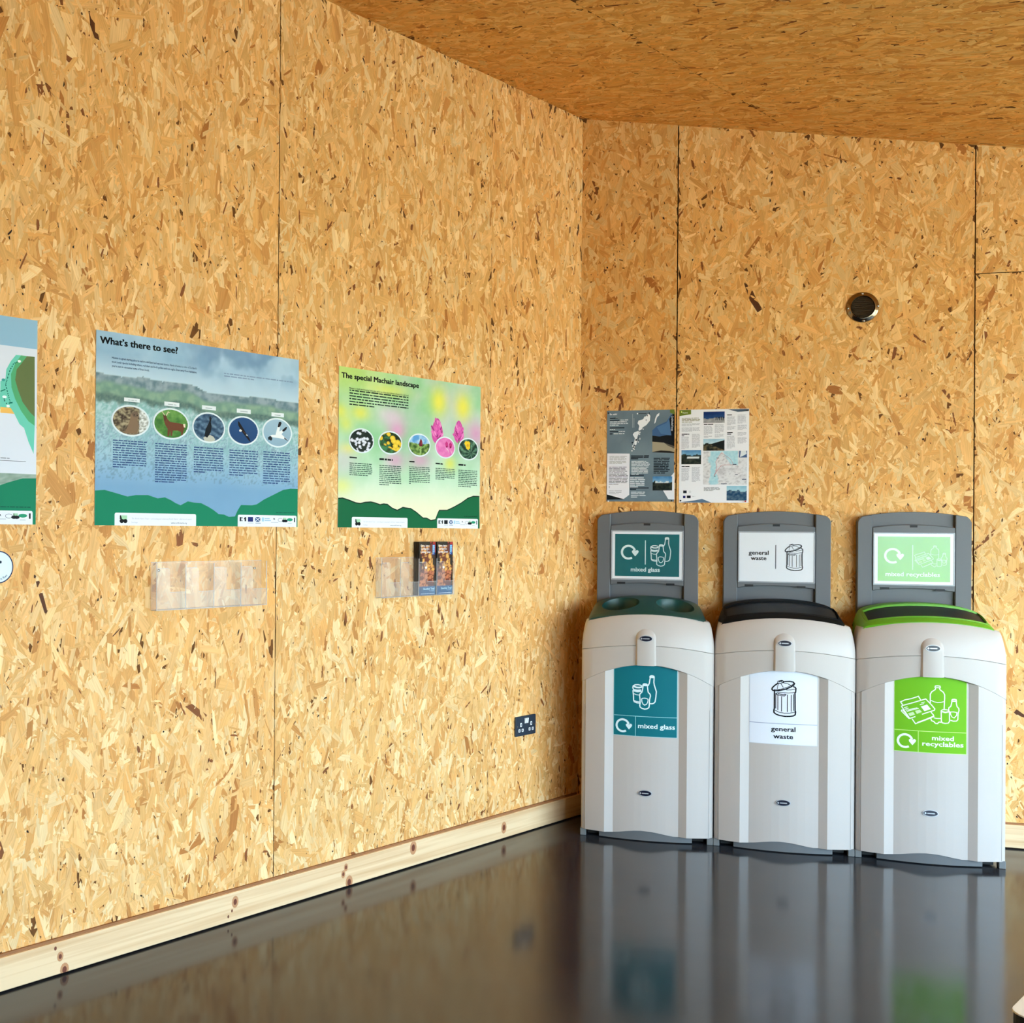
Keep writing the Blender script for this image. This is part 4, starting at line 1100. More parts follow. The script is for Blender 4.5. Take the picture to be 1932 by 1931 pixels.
def art_see(root):
    ridge = T['p1_ridge']
    def bg(u, v):
        x, y = u * PW, v * PH
        r = interp(ridge, x)
        n = fbm(x, y, 7, 3.1); n2 = fbm(x, y, 40, 8.2); n3 = fbm(x, y, 130, 4.4)
        if y > r:
            c = mixc((148, 182, 208), (176, 204, 224), .5 + n * 1.0)
            band = math.sin((x * .9 - (y - .45) * 2.2) * 9 + n * 3)
            c = mixc(c, (112, 146, 180), max(0, band) * .75 * min(1, max(0, (x - .15) * 4)) * min(1, (y - r) * 9))
            return mixc((190, 212, 226), c, min(1, (y - r) * 14))
        d = r - y
        hill = mixc((104, 130, 138), (150, 166, 176), .5 + n2 * 1.3)
        green = mixc((138, 168, 146), (116, 150, 134), .5 + n2 * 1.2)
        dark = mixc((84, 112, 108), (110, 134, 124), .5 + n3)
        reed = mixc((140, 184, 182), (182, 208, 212), .5 + n3 * 1.4 + n2 * .6)
        haze = mixc((148, 184, 212), (168, 200, 220), .5 + n * .8)
        b1, b2, b3 = .022 + .012 * n, .056 + .012 * n, .075 + .01 * n2
        if d < b1: c = hill
        elif d < b2: c = mixc(hill, green, (d - b1) / .012)
        elif d < b3: c = mixc(green, dark, (d - b2) / .008)
        else: c = mixc(dark, reed, (d - b3) / .014)
        c = mixc(c, haze, max(0, (d - .12) / .16) * .85)
        low = max(0, (.22 - y) / .1)
        c = mixc(c, (112, 156, 194), min(1, low) * .75)
        if d > .15 and n3 > .24 and y > .14: c = mixc(c, (110, 140, 160), .55)
        return c
    mb = MB(); picture(mb, 0, 0, PW, PH, 200, 141, .0017, bg); mb.print_on('background_print', root, INK)
    mb = MB()
    strip_green(mb, T['p1_green'], .0019, (18, 128, 94))
    footer(mb, T['p1_tab1'], T['p1_tab2'], 5, (36, 44, 110))
    word_lines(mb, .738, .053, .829, .0475, 1, .0021, (10, 80, 66), random.Random(3), .4, 1)
    mb.print_on('footer', root)
    mb = MB()
    h = T['p1_head']
    text_into(mb, 'What\u2019s there to see?', h[0][0], h[0][1], .0295, .0021, (6, 8, 14), bold=.036, width=h[1][0] - h[0][0])
    mb.print_on('heading', root)
    mb = MB(); i0 = T['p1_intro']
    x0, x1 = i0[0][0], i0[1][0]
    for k, (t, w) in enumerate((("Huisinis is a great starting place to explore wild land and exposed shores. Harris is home to some of Scotland\u2019s", x1 - x0), ("most iconic species including otters, red deer and both golden and sea eagles. Even away from habitation,", x1 - x0), ("you\u2019re sure to encounter some of these locals.", .14))):
        text_into(mb, t, x0, .5125 - .0127 * k, .0098, .0021, NAVY, bold=.008, width=w, res=1)
    mb.print_on('intro_text', root)
    rng = random.Random(4); mb = MB()
    word_lines(mb, .4996, .5165, .8127, .508, 1, .0021, (130, 150, 180), rng, .45, 1)
    word_lines(mb, .4996, .508, .8127, .4995, 1, .0021, (130, 150, 180), rng, .45, .42)
    mb.print_on('credit_text', root)
    for (a, b, c, d), n, l in zip(T['p1_cols'], (12, 17, 11, 11, 14), (.38, .62, .4, .5, .55)):
        mb = MB(); word_lines(mb, a, b + .004, c, d - .004, n, .0021, (48, 76, 126), rng, .44, l, .03)
        mb.print_on('text_column', root)
    for a, b, c, d in T['p1_lab']:
        mb = MB(); b, d = min(b, d), max(b, d)
        mb.flat([(a, b), (c, b), (c, d), (a, d)], .0021, (232, 236, 240))
        word_lines(mb, a + (c - a) * .25, d - .002, c - (c - a) * .2, b + .002, 1, .0022, (176, 184, 190), rng, .3, 1)
        mb.print_on('name_label', root)
    C = T['p1_circ']
    def otter(x, y):
        n = fbm(x, y, 2.6, 1.0); n2 = fbm(x, y, 7, 2.0)
        if x > .45: return mixc((150, 150, 140), (238, 238, 236), .5 + n2 * 1.6)
        return mixc((66, 52, 40), (176, 160, 128), .45 + n * .8 + n2 * .9)
    circle_photo(root, C[0], otter, [([(-.35, -.85), (-.15, -.35), (-.05, .05), (.0, .45), (.12, .6), (.3, .62), (.42, .5), (.42, .3), (.36, .1), (.45, -.3), (.35, -.85)], (134, 108, 84)), ([(.05, .48), (.18, .66), (.36, .62), (.44, .46), (.36, .28), (.14, .26)], (112, 92, 76)), ([(.14, .42), (.2, .46), (.22, .4), (.16, .37)], (24, 18, 16)), ([(.32, .44), (.38, .44), (.37, .38), (.32, .38)], (24, 18, 16))])
    deer = (112, 66, 44)
    circle_photo(root, C[1], lambda x, y: mixc((62, 112, 50), (112, 158, 80), .5 + fbm(x, y, 2.2, 5) + .3 * y),
                 [([(-.42, .38), (-.28, .44), (-.2, .28), (-.05, .12), (.5, .08), (.72, .02), (.78, -.2), (.7, -.5), (.66, -.82), (.58, -.82), (.58, -.5), (.4, -.42), (.1, -.45), (.06, -.82), (-.02, -.82), (-.05, -.45), (-.12, -.85), (-.2, -.85), (-.2, -.35), (-.34, -.1), (-.4, .1)], deer),
                  ([(-.46, .52), (-.3, .54), (-.24, .36), (-.34, .16), (-.42, .18)], (92, 56, 40)), ([(.7, .04), (.82, .08), (.84, -.18), (.74, -.16)], (232, 214, 190)),
                  ([(-.4, .52), (-.56, .8), (-.52, .82), (-.36, .56)], (206, 196, 160)), ([(-.32, .54), (-.18, .84), (-.14, .8), (-.26, .52)], (206, 196, 160)), ([(-.52, .72), (-.66, .8), (-.64, .84), (-.5, .77)], (206, 196, 160)), ([(-.22, .74), (-.08, .72), (-.08, .77), (-.22, .79)], (206, 196, 160)),
                  ([(-.52, .56), (-.44, .5), (-.42, .56)], (70, 42, 30))])
    circle_photo(root, C[2], lambda x, y: mixc((40, 66, 92), (112, 140, 164), .45 + .45 * math.sin((y + .25 * x) * 13 + 3 * fbm(x, y, 2, 9)) * .7 + fbm(x, y, 5, 2) * .5),
                 [([(-.25, -.95), (-.35, -.72), (-.12, -.55), (.1, -.5), (.3, -.6), (.42, -.8), (.25, -.98)], (196, 194, 180)), ([(-.28, -.6), (-.2, -.1), (-.06, .2), (.04, .5), (.02, .66), (.1, .72), (.18, .68), (.12, .4), (.18, .1), (.12, -.3), (0, -.55), (-.1, -.7)], (20, 24, 30)), ([(.02, .66), (.06, .82), (.12, .72)], (20, 24, 30))])
    circle_photo(root, C[3], lambda x, y: mixc((32, 66, 112), (44, 84, 132), .5 + .3 * y),
                 [([(-.38, .66), (-.3, .62), (-.04, .2), (.05, .05), (.2, -.2), (.42, -.55), (.5, -.78), (.38, -.7), (.1, -.36), (-.08, -.12), (-.2, .06), (-.36, .36)], (28, 22, 24)), ([(-.3, .02), (-.2, .1), (-.1, -.02), (-.18, -.1), (-.28, -.08)], (224, 224, 222)), ([(-.06, -.02), (.12, -.1), (.24, -.24), (.06, -.2)], (66, 52, 46)), ([(.2, -.24), (.3, -.3), (.26, -.38), (.16, -.3)], (206, 206, 204))])
    circle_photo(root, C[4], lambda x, y: mixc((140, 172, 194), (166, 192, 208), .5 + .4 * y),
                 [([(-.55, -.28), (-.38, -.18), (-.12, -.16), (-.04, .2), (.05, .55), (.2, .72), (.18, .4), (.14, .1), (.3, .2), (.6, .42), (.5, .2), (.3, -.08), (.5, -.26), (.78, -.5), (.5, -.42), (.1, -.38), (-.3, -.36)], (238, 240, 242)), ([(.02, .42), (.1, .78), (.22, .82), (.3, .74), (.22, .5), (.12, .4)], (30, 28, 32)), ([(.36, .24), (.62, .48), (.7, .46), (.62, .26), (.46, .12), (.34, .14)], (30, 28, 32)), ([(.5, -.28), (.86, -.6), (.72, -.52), (.5, -.4)], (34, 34, 38)), ([(-.66, -.4), (-.5, -.26), (-.4, -.34), (-.34, -.48), (-.44, -.62), (-.56, -.54), (-.62, -.6)], (30, 34, 40))])

def art_machair(root):
    cl = T['p2_clover']; ye = T['p2_yel']
    def blob(x, y, c, rx, ry): return math.exp(-((x - c[0]) / rx) ** 2 - ((y - c[1]) / ry) ** 2)
    def bg(u, v):
        x, y = u * PW, v * PH
        n = fbm(x, y, 5, 1.7); n2 = fbm(x, y, 60, 2.7)
        c = mixc((150, 206, 156), (186, 222, 190), .5 + n * 1.3)
        c = mixc(c, (206, 206, 212), .8 * max(0, min(1, .5 + 1.6 * fbm(x, y, 4, 7.7) + (x - .5) * .6)) * max(0, min(1, (y - .2) * 3)))
        c = mixc(c, (214, 234, 214), max(0, min(1, (.32 - y) * 4)))
        c = mixc(c, (236, 234, 200), max(0, min(1, (.19 - y) * 9)))
        c = mixc(c, (200, 222, 110), blob(x, y, (.0, .58), .28, .09) * .8)
        for q, (rx, ry, k) in zip(ye, ((.05, .055, 1), (.05, .055, 1), (.05, .028, .8), (.04, .03, .6), (.05, .02, .7), (.05, .03, .5), (.035, .028, .7), (.04, .03, .8), (.11, .025, .55))):
            c = mixc(c, (236, 228, 88), blob(x, y, q, rx, ry) * k)
        for q, (rx, ry, k) in zip(cl[2:], ((.05, .042, .8), (.06, .05, .7), (.055, .035, .6), (.06, .035, .6))):
            c = mixc(c, (226, 140, 196), blob(x, y, q, rx, ry) * k)
        c = mixc(c, (222, 196, 214), .75 * blob(x, y, (.29, .43), .08, .04) + .5 * blob(x, y, (.03, .25), .07, .06))
        for q in cl[:2]: c = mixc(c, (160, 176, 130), .7 * blob(x, y, (q[0] + .01, q[1] - .055), .03, .02))
        return mixc(c, (255, 255, 255), n2 * .08)
    mb = MB(); picture(mb, 0, 0, PW, PH, 120, 85, .0017, bg); mb.print_on('background_print', root, INK)
    rng = random.Random(9)
    for (cx, cy), sc in ((cl[0], 1.0), (cl[1], .9)):
        mb = MB()
        mb.flat([(cx + .034 * sc * math.cos(t) * (1 - .25 * math.sin(t)), cy - .006 + .052 * sc * math.sin(t)) for t in [2 * math.pi * q / 24 for q in range(24)]], .00183, (214, 84, 166))
        for j in range(70):
            a = rng.uniform(.12, math.pi - .12); r = rng.uniform(.05, 1)
            px, py = cx + math.cos(a) * r * .033 * sc, cy - .036 + math.sin(a) * r * .078 * sc
            d = rng.uniform(.006, .012)
            w_ = rng.uniform(.25, .4)
            dx, dy = math.cos(a) * d * .7, d
            col = mixc((222, 86, 172), (240, 150, 206), rng.random() if r > .4 else 0); col = mixc(col, (150, 40, 110), .8 if rng.random() < .16 or r < .2 else 0)
            mb.flat([(px - dx - d * w_, py - dy), (px - dx + d * w_, py - dy), (px + dx + d * w_ * 1.4, py + dy * .3), (px + dx, py + dy), (px + dx - d * w_ * 1.4, py + dy * .3)], .00185 + .000003 * j, col)
        mb.flat([(cx - .002, cy - .07), (cx + .003, cy - .07), (cx + .006, cy - .03), (cx - .004, cy - .03)], .00184, (120, 150, 96))
        mb.print_on('clover_print', root)
    mb = MB()
    strip_green(mb, T['p2_green'], .00195, (16, 100, 62), (14, 34, 22))
    footer(mb, T['p2_tab1'], T['p2_tab2'], 6, (20, 26, 30))
    word_lines(mb, .735, .0535, .823, .0475, 1, .0021, (8, 40, 26), rng, .4, 1)
    mb.print_on('footer', root)
    mb = MB(); h = T['p2_head']
    text_into(mb, 'The special Machair landscape', h[0][0], h[0][1], .0275, .0021, (6, 8, 10), bold=.036, width=h[1][0] - h[0][0])
    mb.print_on('heading', root)
    mb = MB(); i0 = T['p2_intro']; x0, x1 = i0[0][0], i0[1][0]
    ink = (14, 44, 34)
    text_into(mb, "Machair is a Gaelic word meaning \u2018fertile plain\u2019 and is one of the rarest habitats in Europe. It is only found", x0, .5150, .0098, .0021, ink, bold=.008, width=x1 - x0, res=1)
    for k in range(1, 7):
        word_lines(mb, x0, .5265 - .0104 * k, x1, .5265 - .0104 * (k + 1), 1, .0021, ink, rng, .43, 1 if k < 6 else .42, 0, 1.2)
    mb.print_on('intro_text', root)
    for (a, b, c, d), n, l, hd in zip(T['p2_cols'], (7, 11, 10, 7, 10), (.8, .45, .1, .45, .7), T['p2_heads']):
        mb = MB(); word_lines(mb, a, b + .003, c, d - .003, n, .0021, (52, 84, 70), rng, .45, l, .02)
        word_lines(mb, hd[0], max(hd[1], hd[3]), hd[2], min(hd[1], hd[3]), 1, .0021, (14, 24, 20), rng, .75, 1, 0, 1.6)
        mb.print_on('text_column', root)
    C = T['p2_circ']
    def cells(x, y, sc, seed):
        d, p = noise.voronoi(Vector((x * sc, y * sc, seed)))
        return d[0], d[1] - d[0], p[0]
    def hsh(p): return (math.sin(p.x * 91.7 + p.y * 47.3) * 4375.5) % 1
    def white_fl(x, y):
        d, e, p = cells(x, y, 3.6, .2)
        return mixc((246, 246, 252), (204, 206, 222), d * 1.8) if d < .46 and hsh(p) < .78 else (34, 44, 38)
    circle_photo(root, C[0], white_fl, [], nx=44)
    def yel_fl(x, y):
        d, e, p = cells(x, y, 2.4, 4.2)
        if d < .56 and hsh(p) < .8 and x * .5 + y > -.5: return mixc((250, 220, 84), (232, 188, 48), d * 1.6)
        return mixc((34, 42, 18), (64, 128, 84), .4 + fbm(x, y, 3, 2) - (x + y) * .35)
    circle_photo(root, C[1], yel_fl, [], nx=44)
    circle_photo(root, C[2], lambda x, y: mixc((92, 156, 214), (206, 226, 240), .5 + fbm(x, y, 1.6, 3) - .2 * y) if y > .12 + .1 * x * x + .08 * fbm(x, y, 5, 1) else mixc((52, 88, 36), (150, 178, 98), .5 + 1.1 * fbm(x, y, 4, 6)),
                 [([(.0, -.9), (.12, -.1), (.2, -.05), (.18, -.9)], (150, 186, 110)), ([(.02, -.1), (-.02, .1), (.04, .4), (.14, .62), (.26, .42), (.32, .12), (.26, -.1)], (106, 28, 44)), ([(.16, .0), (.12, .3), (.2, .5), (.3, .2)], (146, 56, 66)), ([(.14, -.3), (.5, .05), (.74, .16), (.5, -.14)], (130, 172, 92)), ([(.12, -.3), (-.1, .05), (-.32, .2), (-.12, -.1)], (150, 190, 110))])
    circle_photo(root, C[3], lambda x, y: mixc((238, 142, 200), (222, 104, 176), .5 + .8 * fbm(x, y, 2.0, 1) + .2 * x),
                 [([(.0, .42), (.14, .62), (.3, .46), (.32, .1), (.14, -.02), (.04, .12)], (204, 54, 130)), ([(.4, .38), (.56, .56), (.74, .36), (.68, .04), (.48, -.08)], (196, 44, 120)), ([(.14, .0), (.34, -.22), (.44, -.6), (.3, -.3), (.1, -.06)], (232, 190, 206)), ([(.52, -.1), (.62, -.44), (.8, -.7), (.7, -.36)], (232, 176, 200)), ([(.1, .14), (.22, .2), (.24, .02), (.14, 0)], (120, 20, 60)), ([(.5, .14), (.62, .18), (.62, 0), (.52, -.02)], (120, 20, 60))])
    circle_photo(root, C[4], lambda x, y: mixc((24, 52, 42), (112, 156, 128), .38 + .55 * math.sin(9 * math.atan2(y + .4, x - .3) + 3 * (x * x + y * y)) * .8 + fbm(x, y, 4, 5) * .5),
                 [([(-.3, .3), (-.42, .52), (-.28, .76), (-.05, .72), (.04, .76), (.2, .6), (.16, .34), (.2, .1), (0, -.08), (-.2, .02)], (240, 202, 46)), ([(-.2, .34), (-.1, .5), (.06, .42), (.02, .24), (-.12, .2)], (222, 160, 40))])

def art_map(root):
    mb = MB()
    ys = T['p0_sky'][0][1]
    mb.flat([(0, 0), (PW, 0), (PW, PH), (0, PH)], .0017, (224, 228, 240))
    mb.flat([(0, ys), (PW, ys), (PW, PH), (0, PH)], .00175, (150, 190, 216))
    isl = [(.18, .47), (.3, .43), (.42, .45), (.55, .40), (.64, .44)]
    mb.flat([(.25, .36), (.33, .45), (.5, .43), (.6, .47), (.72, .41), (.73, .33), (.66, .29), (.55, .31), (.45, .24), (.3, .27)], .00178, (120, 206, 184))
    mb.flat([(.33, .36), (.4, .42), (.5, .4), (.58, .42), (.62, .36), (.5, .33), (.42, .3)], .0018, (96, 176, 128))
    mb.flat(T['p0_teal'], .0018, (112, 206, 184)); mb.flat(T['p0_mid'], .00183, (86, 172, 118)); mb.flat(T['p0_olive'], .00186, (104, 118, 72)); mb.flat(T['p0_or'], .0019, (244, 190, 98))
    for i in range(0, len(T['p0_path']) - 1):
        a, b = T['p0_path'][i], T['p0_path'][i + 1]
        for k in range(3):
            p = (a[0] + (b[0] - a[0]) * k / 3, a[1] + (b[1] - a[1]) * k / 3); q = (a[0] + (b[0] - a[0]) * (k + .6) / 3, a[1] + (b[1] - a[1]) * (k + .6) / 3)
            stroke(mb, [p, q], .003, .0020, (22, 108, 92))
    stroke(mb, [(.7252, .378), (.7403, .3845)], .003, .002, (22, 120, 100)); stroke(mb, [(.751, .346), (.763, .349)], .004, .002, (22, 120, 100))
    for i, q in enumerate(T['p0_dots']): mb.flat(ell(q[0], q[1], .0055 if i != 1 else .007, .004, 14), .0021, (240, 248, 246) if i < 3 else (60, 160, 150))
    for q in ((.737, .357), (.738, .352), (.744, .345)): mb.flat(ell(q[0], q[1], .0022, .0018, 8), .0021, (16, 60, 60))
    stroke(mb, [(.55, .1818), T['p0_line'][1]], .0016, .0019, (120, 124, 136))
    word_lines(mb, .727, .192, .757, .186, 1, .0019, (150, 154, 166), random.Random(1), .5, 1)
    picture(mb, .0, .112, PW, .146, 60, 6, .0018, lambda u, v: mixc((126, 150, 136), (170, 186, 176), .5 + fbm(u * 9, v, 3, 2)))
    b = T['p0_bot']
    mb.flat([(0, 0), (PW, 0), (PW, b[2][1]), b[3], b[4], b[5], (.6, .1), (.45, .115), (.3, .085), (.15, .1), (0, .11)], .0019, (18, 128, 94))
    word_lines(mb, .728, .0535, .824, .0475, 1, .002, (10, 80, 66), random.Random(2), .4, 1)
    mb.flat(rrect(.5648, 0, .8308, .0395, .006, 4, 'cd'), .00205, WHITE)
    logos(mb, .5648, 0, .8308, .0395, .00225, (36, 44, 110), 1)
    mb.flat(rrect(.0716, 0, .387, .0395, .006, 4, 'cd'), .00205, WHITE)
    mb.print_on('map_print', root)

poster('map_poster', 'coast map poster in turquoise and green, cut off by the left edge of the photo', 3.683, 1.3295, art_map)
poster('wildlife_poster', 'blue landscape poster headed What\u2019s there to see? with five oval animal photos', 2.642, 1.3293, art_see)
poster('flower_poster', 'pale green and pink poster headed The special Machair landscape with flower photos', 1.5988, 1.3294, art_machair)

# round sticker at the left edge
def round_sticker():
    r = .0464
    root = thing('round_sticker', 'round white sticker with a navy rim, at the left edge under the map poster', 'sticker', on_left(2.9584, 1.2076, .0021))
    mb = MB(); mb.prism(ell(0, 0, r, r, 48), 0, .0008); mb.build('disc', mat('sticker_white', (214, 226, 240), .35, .4), root)
    mb = MB()
    stroke(mb, ell(0, 0, r * .965, r * .965, 64), .0032, .001, (24, 42, 84), True)
    mb.flat(ell(.0065, .0145, .0035, .0042, 14), .001, (26, 40, 58)); mb.flat(ell(-.010, .012, .009, .008, 16), .0009, (60, 90, 130))
    for ch, a in zip('The North Harris Trust', [math.radians(214 + 4.9 * i) for i in range(22)]):
        if ch == ' ': continue
        text_into(mb, ch, r * .80 * math.cos(a), r * .80 * math.sin(a), .0088, .001, (40, 56, 84), bold=.01, align='CENTER', angle=a + math.pi / 2, res=1)
    mb.print_on('print', root)
round_sticker()

# ------------------------------------------------------------------ pages pinned to the back wall (A3)
def page(name, label, x, z, w, h, art):
    root = thing(name, label, 'leaflet page', on_back(x, z, .0021))
    mb = MB(); mb.box(0, w, 0, h, 0, .0006); mb.build('sheet', mat('page_paper', (236, 236, 242), .55, .3), root)
    mb = MB(); art(mb, w, h); mb.print_on('print', root)
    return root
def landscape(mb, b, lay, sky0, sky1, land0, land1, hor, seed, snow=None, nx=26, ny=16):
    x0, x1 = min(b[0], b[2]), max(b[0], b[2]); y0, y1 = min(b[1], b[3]), max(b[1], b[3])
    def fn(u, v):
        n = fbm(u, 0, 3, seed); e = hor + .16 * n
        if v > e: return mixc(sky1, sky0, (v - e) * 2.2 + .3 * fbm(u, v, 3, seed + 2))
        c = mixc(land0, land1, .4 + 1.1 * fbm(u, v, 6, seed + 4))
        if snow and abs(v - snow[1]) < snow[2] and abs(u - snow[0]) < snow[3] * (1 + .4 * n): c = snow[4]
        return c
    picture(mb, x0, y0, x1, y1, nx, ny, lay, fn)
def art_left(mb, w, h):
    rng = random.Random(21)
    picture(mb, 0, 0, w, h, 16, 22, .0007, lambda u, v: mixc((98, 116, 130), (116, 134, 146), .5 + .9 * fbm(u, v, 3, 1)))
    B = T['gL_boxes']; L = .0011
    mb.flat(T['gL_white'], .0009, (230, 230, 240)); mb.flat(T['gL_blk'], .00095, (20, 24, 28)); mb.flat(T['gL_wc'], .0009, (228, 230, 240))
    mb.flat(T['gL_photo'], .0009, (62, 96, 140)); mb.flat([(x, y - .006) for x, y in T['gL_photo']][2:5] + [(.2995, .30), (.24, .31)], .00092, (78, 116, 160))
    mb.flat(T['gL_hill'], .00095, (24, 24, 26)); mb.flat(T['gL_sand'], .00097, (164, 152, 130))
    mb.flat([(.2025, .2275), (.24, .234), (.28, .231), (.2995, .226), (.2995, .2211), (.2025, .226)], .00099, (40, 34, 30)); mb.flat([(.2531, .2697), (.2993, .2531), (.2993, .242), (.27, .256)], .00098, (90, 82, 72))
    mb.flat([(.276, .378), (.2995, .412), (.2995, .27), (.288, .28)], .00102, (14, 16, 22))
    v = T['gL_vt']; text_into(mb, 'Crabhadail loop', .2855, v[0][1], .0118, .0012, (220, 226, 236), bold=.01, angle=-math.pi / 2, width=v[0][1] - v[1][1])
    mb.flat([(.279, .4205), (.2985, .4205), (.2985, .398), (.279, .406)], .00103, (112, 128, 52))
    for k in ('gL_isl', 'gL_isl2', 'gL_isl3'): mb.flat(T[k], L, (234, 238, 244))
    for i in range(22):
        t = rng.random(); x = .122 + t * .066 + rng.uniform(-.012, .012); y = .262 + t * .14 + rng.uniform(-.012, .012)
        mb.flat(ell(x, y, rng.uniform(.0016, .004), rng.uniform(.002, .006), 7), L + .0001, (24, 32, 42) if i % 3 == 0 else (226, 232, 238))
    for i in range(8): mb.flat(ell(.118 + rng.uniform(-.006, .008), .243 + rng.uniform(-.015, .014), .0028, .004, 7), L, (232, 236, 242) if i % 3 else (30, 38, 48))
    mb.flat(ell(.136, .4045, .003, .0032, 10), L, (240, 242, 246)); stroke(mb, [(.139, .4045), (.176, .4045)], .0022, L, (36, 44, 56))
    b = B[0]; text_into(mb, 'Be safe!', b[0], b[3] + .0008, .0112, L, (236, 238, 244), bold=.02, width=b[2] - b[0])
    wl = lambda b, n, c, f=.5, l=.7, r=.1, ws=1.6: word_lines(mb, b[0], max(b[1], b[3]), b[2], min(b[1], b[3]), n, L, c, rng, f, l, r, ws)
    lt, dk = (206, 214, 222), (26, 32, 42)
    for q, f in ((.3825, .4), (.373, .5)): mb.flat([(.0126, q), (.0126 + .085 * f, q), (.0126 + .085 * f, q + .0045), (.0126, q + .0045)], L, dk)
    for q, a, c in ((.3825, .036, .05), (.373, .06, .097), (.365, .0126, .088), (.357, .0126, .094), (.3495, .0126, .052)): word_lines(mb, a, q + .006, c, q, 1, L, lt, rng, .7, 1)
    mb.flat([(.0126, .338), (.078, .338), (.078, .343), (.0126, .343)], L, dk); word_lines(mb, .0126, .3355, .036, .3295, 1, L, lt, rng, .7, 1)
    mb.flat([(.0126, .3205), (.05, .3205), (.05, .3255), (.0126, .3255)], L, dk); word_lines(mb, .053, .326, .085, .320, 1, L, lt, rng, .7, 1)
    mb.flat([(.0126, .3105), (.025, .3105), (.025, .3155), (.0126, .3155)], L, dk); word_lines(mb, .03, .3165, .078, .310, 1, L, lt, rng, .7, 1)
    wl(B[3], 7, (150, 150, 146), .4); wl(B[4], 13, (84, 84, 96), .42, .5, .15); wl(B[5], 3, (160, 160, 170), .35)
    stroke(mb, [(.0145, .062), (.011, .067), (.0145, .072)], .0016, L, (70, 76, 90))
    wl(B[6], 3, dk, .75, .4, 0, 3); wl(B[7], 10, lt, .58, .4, .2); wl(B[8], 6, lt, .58, .6, .1); wl(B[9], 4, lt, .55, .5, .2); wl(B[10], 10, dk, .62, .7, .12, 2)
    for y_, xx in ((.1185, .166), (.060, .188), (.054, .132)): mb.flat([(.105, y_), (xx, y_), (xx, y_ + .0048), (.105, y_ + .0048)], L, dk)
    b = B[11]
    for k in range(2): mb.flat([(b[0] + k * .006, .34), (b[0] + k * .006 + .0032, .34), (b[0] + k * .006 + .0032, .404 - k * .02), (b[0] + k * .006, .404 - k * .02)], L, (142, 156, 166))
    landscape(mb, T['gL_photo2'][0], .001, (60, 116, 170), (120, 168, 206), (20, 26, 26), (50, 56, 44), .62, 3, (.5, .6, .05, .32, (214, 222, 224)))
